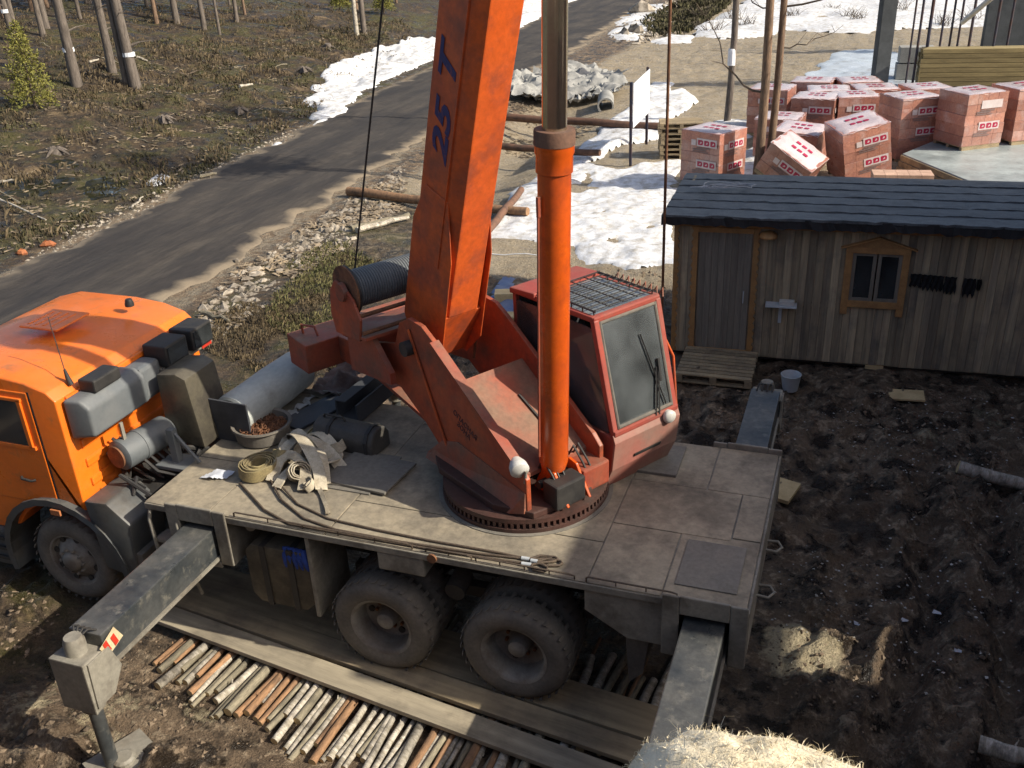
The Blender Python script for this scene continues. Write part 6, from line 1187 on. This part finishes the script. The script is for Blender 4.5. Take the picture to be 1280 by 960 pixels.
# ================================================================== SCATTER
def quads_stuff(name, pts, mat, mk, seed):
    r_ = np.random.default_rng(seed); m = MB(); vs = []; fs = []
    for p in pts: mk(p, r_, vs, fs)
    m.add(vs, fs); return kind(m.build(name, mat, recalc=False), 'stuff')
def blade(p, r_, vs, fs, h=(.06, .22), w_=.008):
    a = r_.uniform(0, 6.28); L = r_.uniform(*h); d = np.array([math.cos(a), math.sin(a), 0])*r_.uniform(.1, .8)*L; s = np.array([-math.sin(a), math.cos(a), 0])*w_; k = len(vs); c = np.array(p); vs += [c-s, c+s, c+d*.4+s*.7+np.array([0, 0, L*.7]), c+d+np.array([0, 0, L*.85])]; fs.append((k, k+1, k+2)); fs.append((k, k+2, k+3))
def scatter_px(poly, n, seed, thr=.42):
    r_ = np.random.default_rng(seed); P = [gat(*q_) for q_ in poly]; pl_ = [(q_.x, q_.y) for q_ in P]; x0, x1 = min(q_[0] for q_ in pl_), max(q_[0] for q_ in pl_); y0, y1 = min(q_[1] for q_ in pl_), max(q_[1] for q_ in pl_)
    xs_ = r_.uniform(x0, x1, n*5); ys_ = r_.uniform(y0, y1, n*5); k = inpoly(xs_, ys_, pl_) & (fbm(xs_*.8, ys_*.8, 3, seed) > thr); xs_, ys_ = xs_[k][:n], ys_[k][:n]; return np.stack([xs_, ys_, H(xs_, ys_)-.01], -1)
quads_stuff('grass_tufts', scatter_px([(330, 400), (360, 330), (420, 300), (470, 330), (440, 380), (380, 440)], 4200, 1, .47), 'grass', lambda p, r_, vs, fs: blade(p, r_, vs, fs, (.03, .14)), 1)
quads_stuff('grass_tufts', scatter_px([(235, 430), (300, 380), (420, 320), (500, 330), (470, 460), (330, 470)], 5000, 2, .46), 'straw', lambda p, r_, vs, fs: blade(p, r_, vs, fs, (.03, .13)), 2)
quads_stuff('dry_grass', np.concatenate([scatter_px([(0, 320), (0, 130), (200, 60), (500, 20), (520, 60), (380, 150), (220, 235), (60, 310)], 8000, 3, .58), scatter_px([(0, 130), (0, 20), (450, 0), (520, 40), (200, 120)], 6000, 4, .56)]), 'straw', lambda p, r_, vs, fs: blade(p, r_, vs, fs, (.06, .30), .016), 3)
quads_stuff('heather', scatter_px([(0, 320), (0, 100), (200, 50), (500, 20), (520, 60), (380, 150), (220, 235), (60, 310)], 9000, 14, .60), 'moss', lambda p, r_, vs, fs: blade(p, r_, vs, fs, (.04, .16), .03), 4)
quads_stuff('heather', scatter_px([(800, 30), (850, 5), (900, -5), (915, 5), (880, 30), (850, 50), (820, 50)], 5000, 15), 'moss', lambda p, r_, vs, fs: blade(p, r_, vs, fs, (.1, .5), .05), 5)
def rock(p, r_, vs, fs, s=(.02, .09), flat=.6):
    L = r_.uniform(*s); k = len(vs); c = np.array(p); base = np.array([[1, 0, 0], [-1, 0, 0], [0, 1, 0], [0, -1, 0], [0, 0, 1], [0, 0, -1]], float)*L*r_.uniform(.5, 1.2, (6, 3)); base[:, 2] *= flat; a = r_.uniform(0, 6.28); ca, sa_ = math.cos(a), math.sin(a); R3 = np.array([[ca, -sa_, 0], [sa_, ca, 0], [0, 0, 1]]); base = base @ R3.T+r_.normal(0, L*.12, (6, 3)); vs += [c+b for b in base]
    for t in ((0, 2, 4), (2, 1, 4), (1, 3, 4), (3, 0, 4), (2, 0, 5), (1, 2, 5), (3, 1, 5), (0, 3, 5)): fs.append(tuple(i+k for i in t))
def chip(p, r_, vs, fs):
    L = r_.uniform(.05, .28); w_ = r_.uniform(.01, .04); a = r_.uniform(0, 6.28); d = np.array([math.cos(a), math.sin(a), r_.uniform(-.15, .25)])*L/2; s = np.array([-math.sin(a), math.cos(a), 0])*w_; u = np.array([0, 0, .012]); k = len(vs); c = np.array(p)+np.array([0, 0, .03]); vs += [c-d-s, c+d-s, c+d+s, c-d+s, c-d-s+u, c+d-s+u, c+d+s+u, c-d+s+u]; fs.extend([tuple(i+k for i in f) for f in ((4, 5, 6, 7), (0, 1, 5, 4), (1, 2, 6, 5), (2, 3, 7, 6), (3, 0, 4, 7))])
pc_ = scatter_px(quads_cd, 420, 41); pc_[:, 2] += .30; quads_stuff('concrete_rubble', pc_, 'concrete', lambda p, r_, vs, fs: rock(p, r_, vs, fs, (.05, .24), .7), 41)
edge_poly = [(240, 392), (300, 335), (400, 272), (470, 226), (505, 205), (505, 262), (450, 300), (400, 330), (330, 385), (280, 420)]
quads_stuff('rubble', scatter_px(edge_poly, 1700, 21), 'stone', lambda p, r_, vs, fs: rock(p, r_, vs, fs, (.012, .10) if r_.random() < .85 else (.1, .17), .5), 21); quads_stuff('wood_chips', scatter_px(edge_poly, 650, 22), 'chip', chip, 22)
ep2 = [(600, 140), (640, 122), (700, 150), (760, 150), (700, 190), (630, 190)]; quads_stuff('wood_chips', scatter_px(ep2, 500, 23), 'chip', chip, 23); quads_stuff('rubble', scatter_px([(760, 52), (790, 20), (850, 0), (860, 40), (800, 55)], 700, 24), 'stone', lambda p, r_, vs, fs: rock(p, r_, vs, fs, (.06, .35)), 24)
quads_stuff('rubble', scatter_px([(0, 350), (90, 285), (230, 225), (380, 155), (380, 168), (250, 240), (120, 310), (0, 372)], 900, 25), 'stone', lambda p, r_, vs, fs: rock(p, r_, vs, fs, (.015, .09)), 25)
quads_stuff('wood_chips', scatter_px([(0, 320), (0, 130), (200, 60), (500, 20), (520, 60), (380, 150), (220, 235), (60, 310)], 1600, 26), 'chip', chip, 26)
quads_stuff('wood_chips', scatter_px([(900, 510), (1280, 490), (1280, 900), (960, 900), (960, 620)], 500, 27), 'pale_chip', lambda p, r_, vs, fs: rock(np.array(p)+[0, 0, .02], r_, vs, fs, (.006, .022), .4), 27)
quads_stuff('mud_clods', scatter_px([(880, 520), (1280, 480), (1280, 960), (1000, 960), (945, 830), (985, 620)], 2600, 28), 'clod', lambda p, r_, vs, fs: rock(p, r_, vs, fs, (.008, .04), .75), 28)
quads_stuff('mud_clods', scatter_px([(0, 720), (100, 780), (190, 800), (390, 958), (0, 958)], 900, 29), 'clod', lambda p, r_, vs, fs: rock(p, r_, vs, fs, (.01, .05), .7), 29)
quads_stuff('rubble', scatter_px([(590, 330), (700, 330), (840, 345), (835, 440), (860, 540), (980, 540), (960, 480), (600, 440)], 500, 30), 'clod', lambda p, r_, vs, fs: rock(p, r_, vs, fs, (.02, .07), .7), 30)
# larger single pieces by the road
Rr = random.Random(9)
def boulder(px, py, s, label, mat='stone', flat=.42, group='stones along the road edge'):
    p = gat(px, py); m = MB(); r_ = np.random.default_rng(int(px*7+py)); vs = []; fs = []; nu, nv = 7, 4
    for i in range(nv+1):
        for j in range(nu): a = 2*math.pi*j/nu; e = -math.pi/2+math.pi*i/nv; f_ = r_.uniform(.6, 1.2); vs.append((s*math.cos(e)*math.cos(a)*f_, s*.6*math.cos(e)*math.sin(a)*f_, s*flat*math.sin(e)*f_))
    m.add(vs, [(i*nu+j, i*nu+(j+1) % nu, (i+1)*nu+(j+1) % nu, (i+1)*nu+j) for i in range(nv) for j in range(nu)]); o = m.build('stone', mat); o.location = (p.x, p.y, p.z+s*flat*.35); o.rotation_euler = (0, 0, Rr.uniform(0, 6)); return tag(o, label, 'stone', group)
for px, py in ((296, 328), (344, 318), (365, 335), (322, 345), (308, 350), (338, 318), (402, 280), (412, 290), (350, 340), (372, 330), (285, 368), (268, 380), (258, 385), (420, 287), (395, 300), (442, 300), (330, 352), (275, 362), (318, 338), (360, 322)): boulder(px, py, Rr.uniform(.09, .2), 'pale rubble stone lying along the road edge')
for px, py, s, lb_ in ((802, 18, .9, 'big squared boulder in the snow beside the far road bend'), (795, 42, .6, 'rounded pale boulder at the far road bend'), (780, 45, .5, 'flat boulder by the snow at the far road bend')): boulder(px, py, s, lb_, 'stone', .7, 'boulders at the road bend')
for px, py in ((60, 308), (28, 318)): boulder(px, py, .17, 'orange brick lump beside the far road edge', 'rust_brick', .6, 'brick lumps by the road')
def stick(label, p0, p1, r, mat, group='fallen sticks'):
    a, c_ = gat(*p0), gat(*p1); a.z += r; c_.z += r; m = MB(); n = 6; R2 = random.Random(int(p0[0])); m.tube([a.lerp(c_, i/n)+V((R2.uniform(-.03, .03), R2.uniform(-.03, .03), R2.uniform(0, .04))) for i in range(n+1)], [r*(1-.4*i/n) for i in range(n+1)], 7); tag(m.build('fallen_stick', mat, smooth=50), label, 'stick', group)
stick('long pale stick lying in the bog at the clearing edge', (-6, 250), (58, 278), .035, 'birch'); stick('short white stick lying in the dark bog', (-4, 232), (18, 228), .05, 'birch'); stick('bent pale stick near the road edge', (166, 262), (180, 248), .03, 'birch')
stick('pale log piece lying on the clearing moss', (250, 224), (272, 220), .06, 'grey_bark'); stick('white peeled stick behind the taped pines', (172, 74), (185, 78), .06, 'birch'); stick('pale branch lying behind the tree group', (112, 80), (124, 76), .05, 'birch'); stick('grey stick lying on the open ground', (300, 110), (316, 108), .06, 'birch'); stick('grey plank piece by the rubble near the truck cab', (254, 396), (288, 404), .05, 'grey_bark'); stick('short pale post piece by the rubble heap', (448, 292), (510, 276), .07, 'birch')
for i, (px, py, lb_) in enumerate(((1195, 823, 'small pale blue plastic scrap on the dark mud'), (1170, 772, 'white paper scrap on the mud beside the crane'), (1070, 785, 'crumpled white scrap near the pale painted sun patch'), (1130, 780, 'greyish scrap trodden into the mud'))):
    p = gat(px, py); m = MB(); R2 = random.Random(i); m.add([(R2.uniform(-.05, -.02), R2.uniform(-.04, 0), .02), (R2.uniform(.02, .05), R2.uniform(-.03, 0), .035), (.04, .03, .02), (-.03, .035, .04)], [(0, 1, 2), (0, 2, 3)]); o = m.build('litter_scrap', 'litter', recalc=False); o.location = (p.x, p.y, p.z+.01); tag(o, lb_, 'litter')

# stumps, uprooted clumps and fallen branches in the clearing
Rs = random.Random(31)
for i, (px, py) in enumerate(((300, 140), (205, 150), (380, 88), (70, 190), (410, 60))):
    p = gat(px, py); m = MB(); h = Rs.uniform(.08, .25); m.lathe((0, 0, -.1), (Rs.uniform(-.1, .1), Rs.uniform(-.1, .1), 1), [(.26, 0), (.2, .12), (.16, h+.1), (.0, h+.11)], 11)
    for k in range(5): a = k*1.25+Rs.uniform(-.3, .3); m.tube([(.1*math.cos(a), .1*math.sin(a), .12), (.3*math.cos(a), .3*math.sin(a), .03), (.5*math.cos(a), .5*math.sin(a), -.08)], [.07, .05, .02], 6)
    o = m.build('tree_stump', 'trunk_grey', smooth=50); o.location = p; tag(o, 'dark rooted tree stump in the cleared ground beyond the road', 'stump', 'stumps in the clearing')
for i in range(26):
    px, py = Rs.uniform(0, 480), Rs.uniform(30, 300)
    if py > 300-px*.48: continue
    p = gat(px, py); a = Rs.uniform(0, 6.28); L = Rs.uniform(.5, 1.8); m = MB(); q_ = [V((L*(f-.5)*math.cos(a)+Rs.uniform(-.06, .06), L*(f-.5)*math.sin(a)+Rs.uniform(-.06, .06), 0)) for f in (0, .25, .5, .75, 1)]
    m.tube([V((v.x, v.y, gz(p.x+v.x, p.y+v.y)-p.z+.03)) for v in q_], [.03, .028, .024, .018, .008], 6); o = m.build('fallen_branch', Rs.choice(['twig', 'grey_bark', 'grey_bark']), smooth=50); o.location = p; tag(o, 'loose fallen branch lying in the clearing beyond the road', 'branch', 'branches in the clearing')
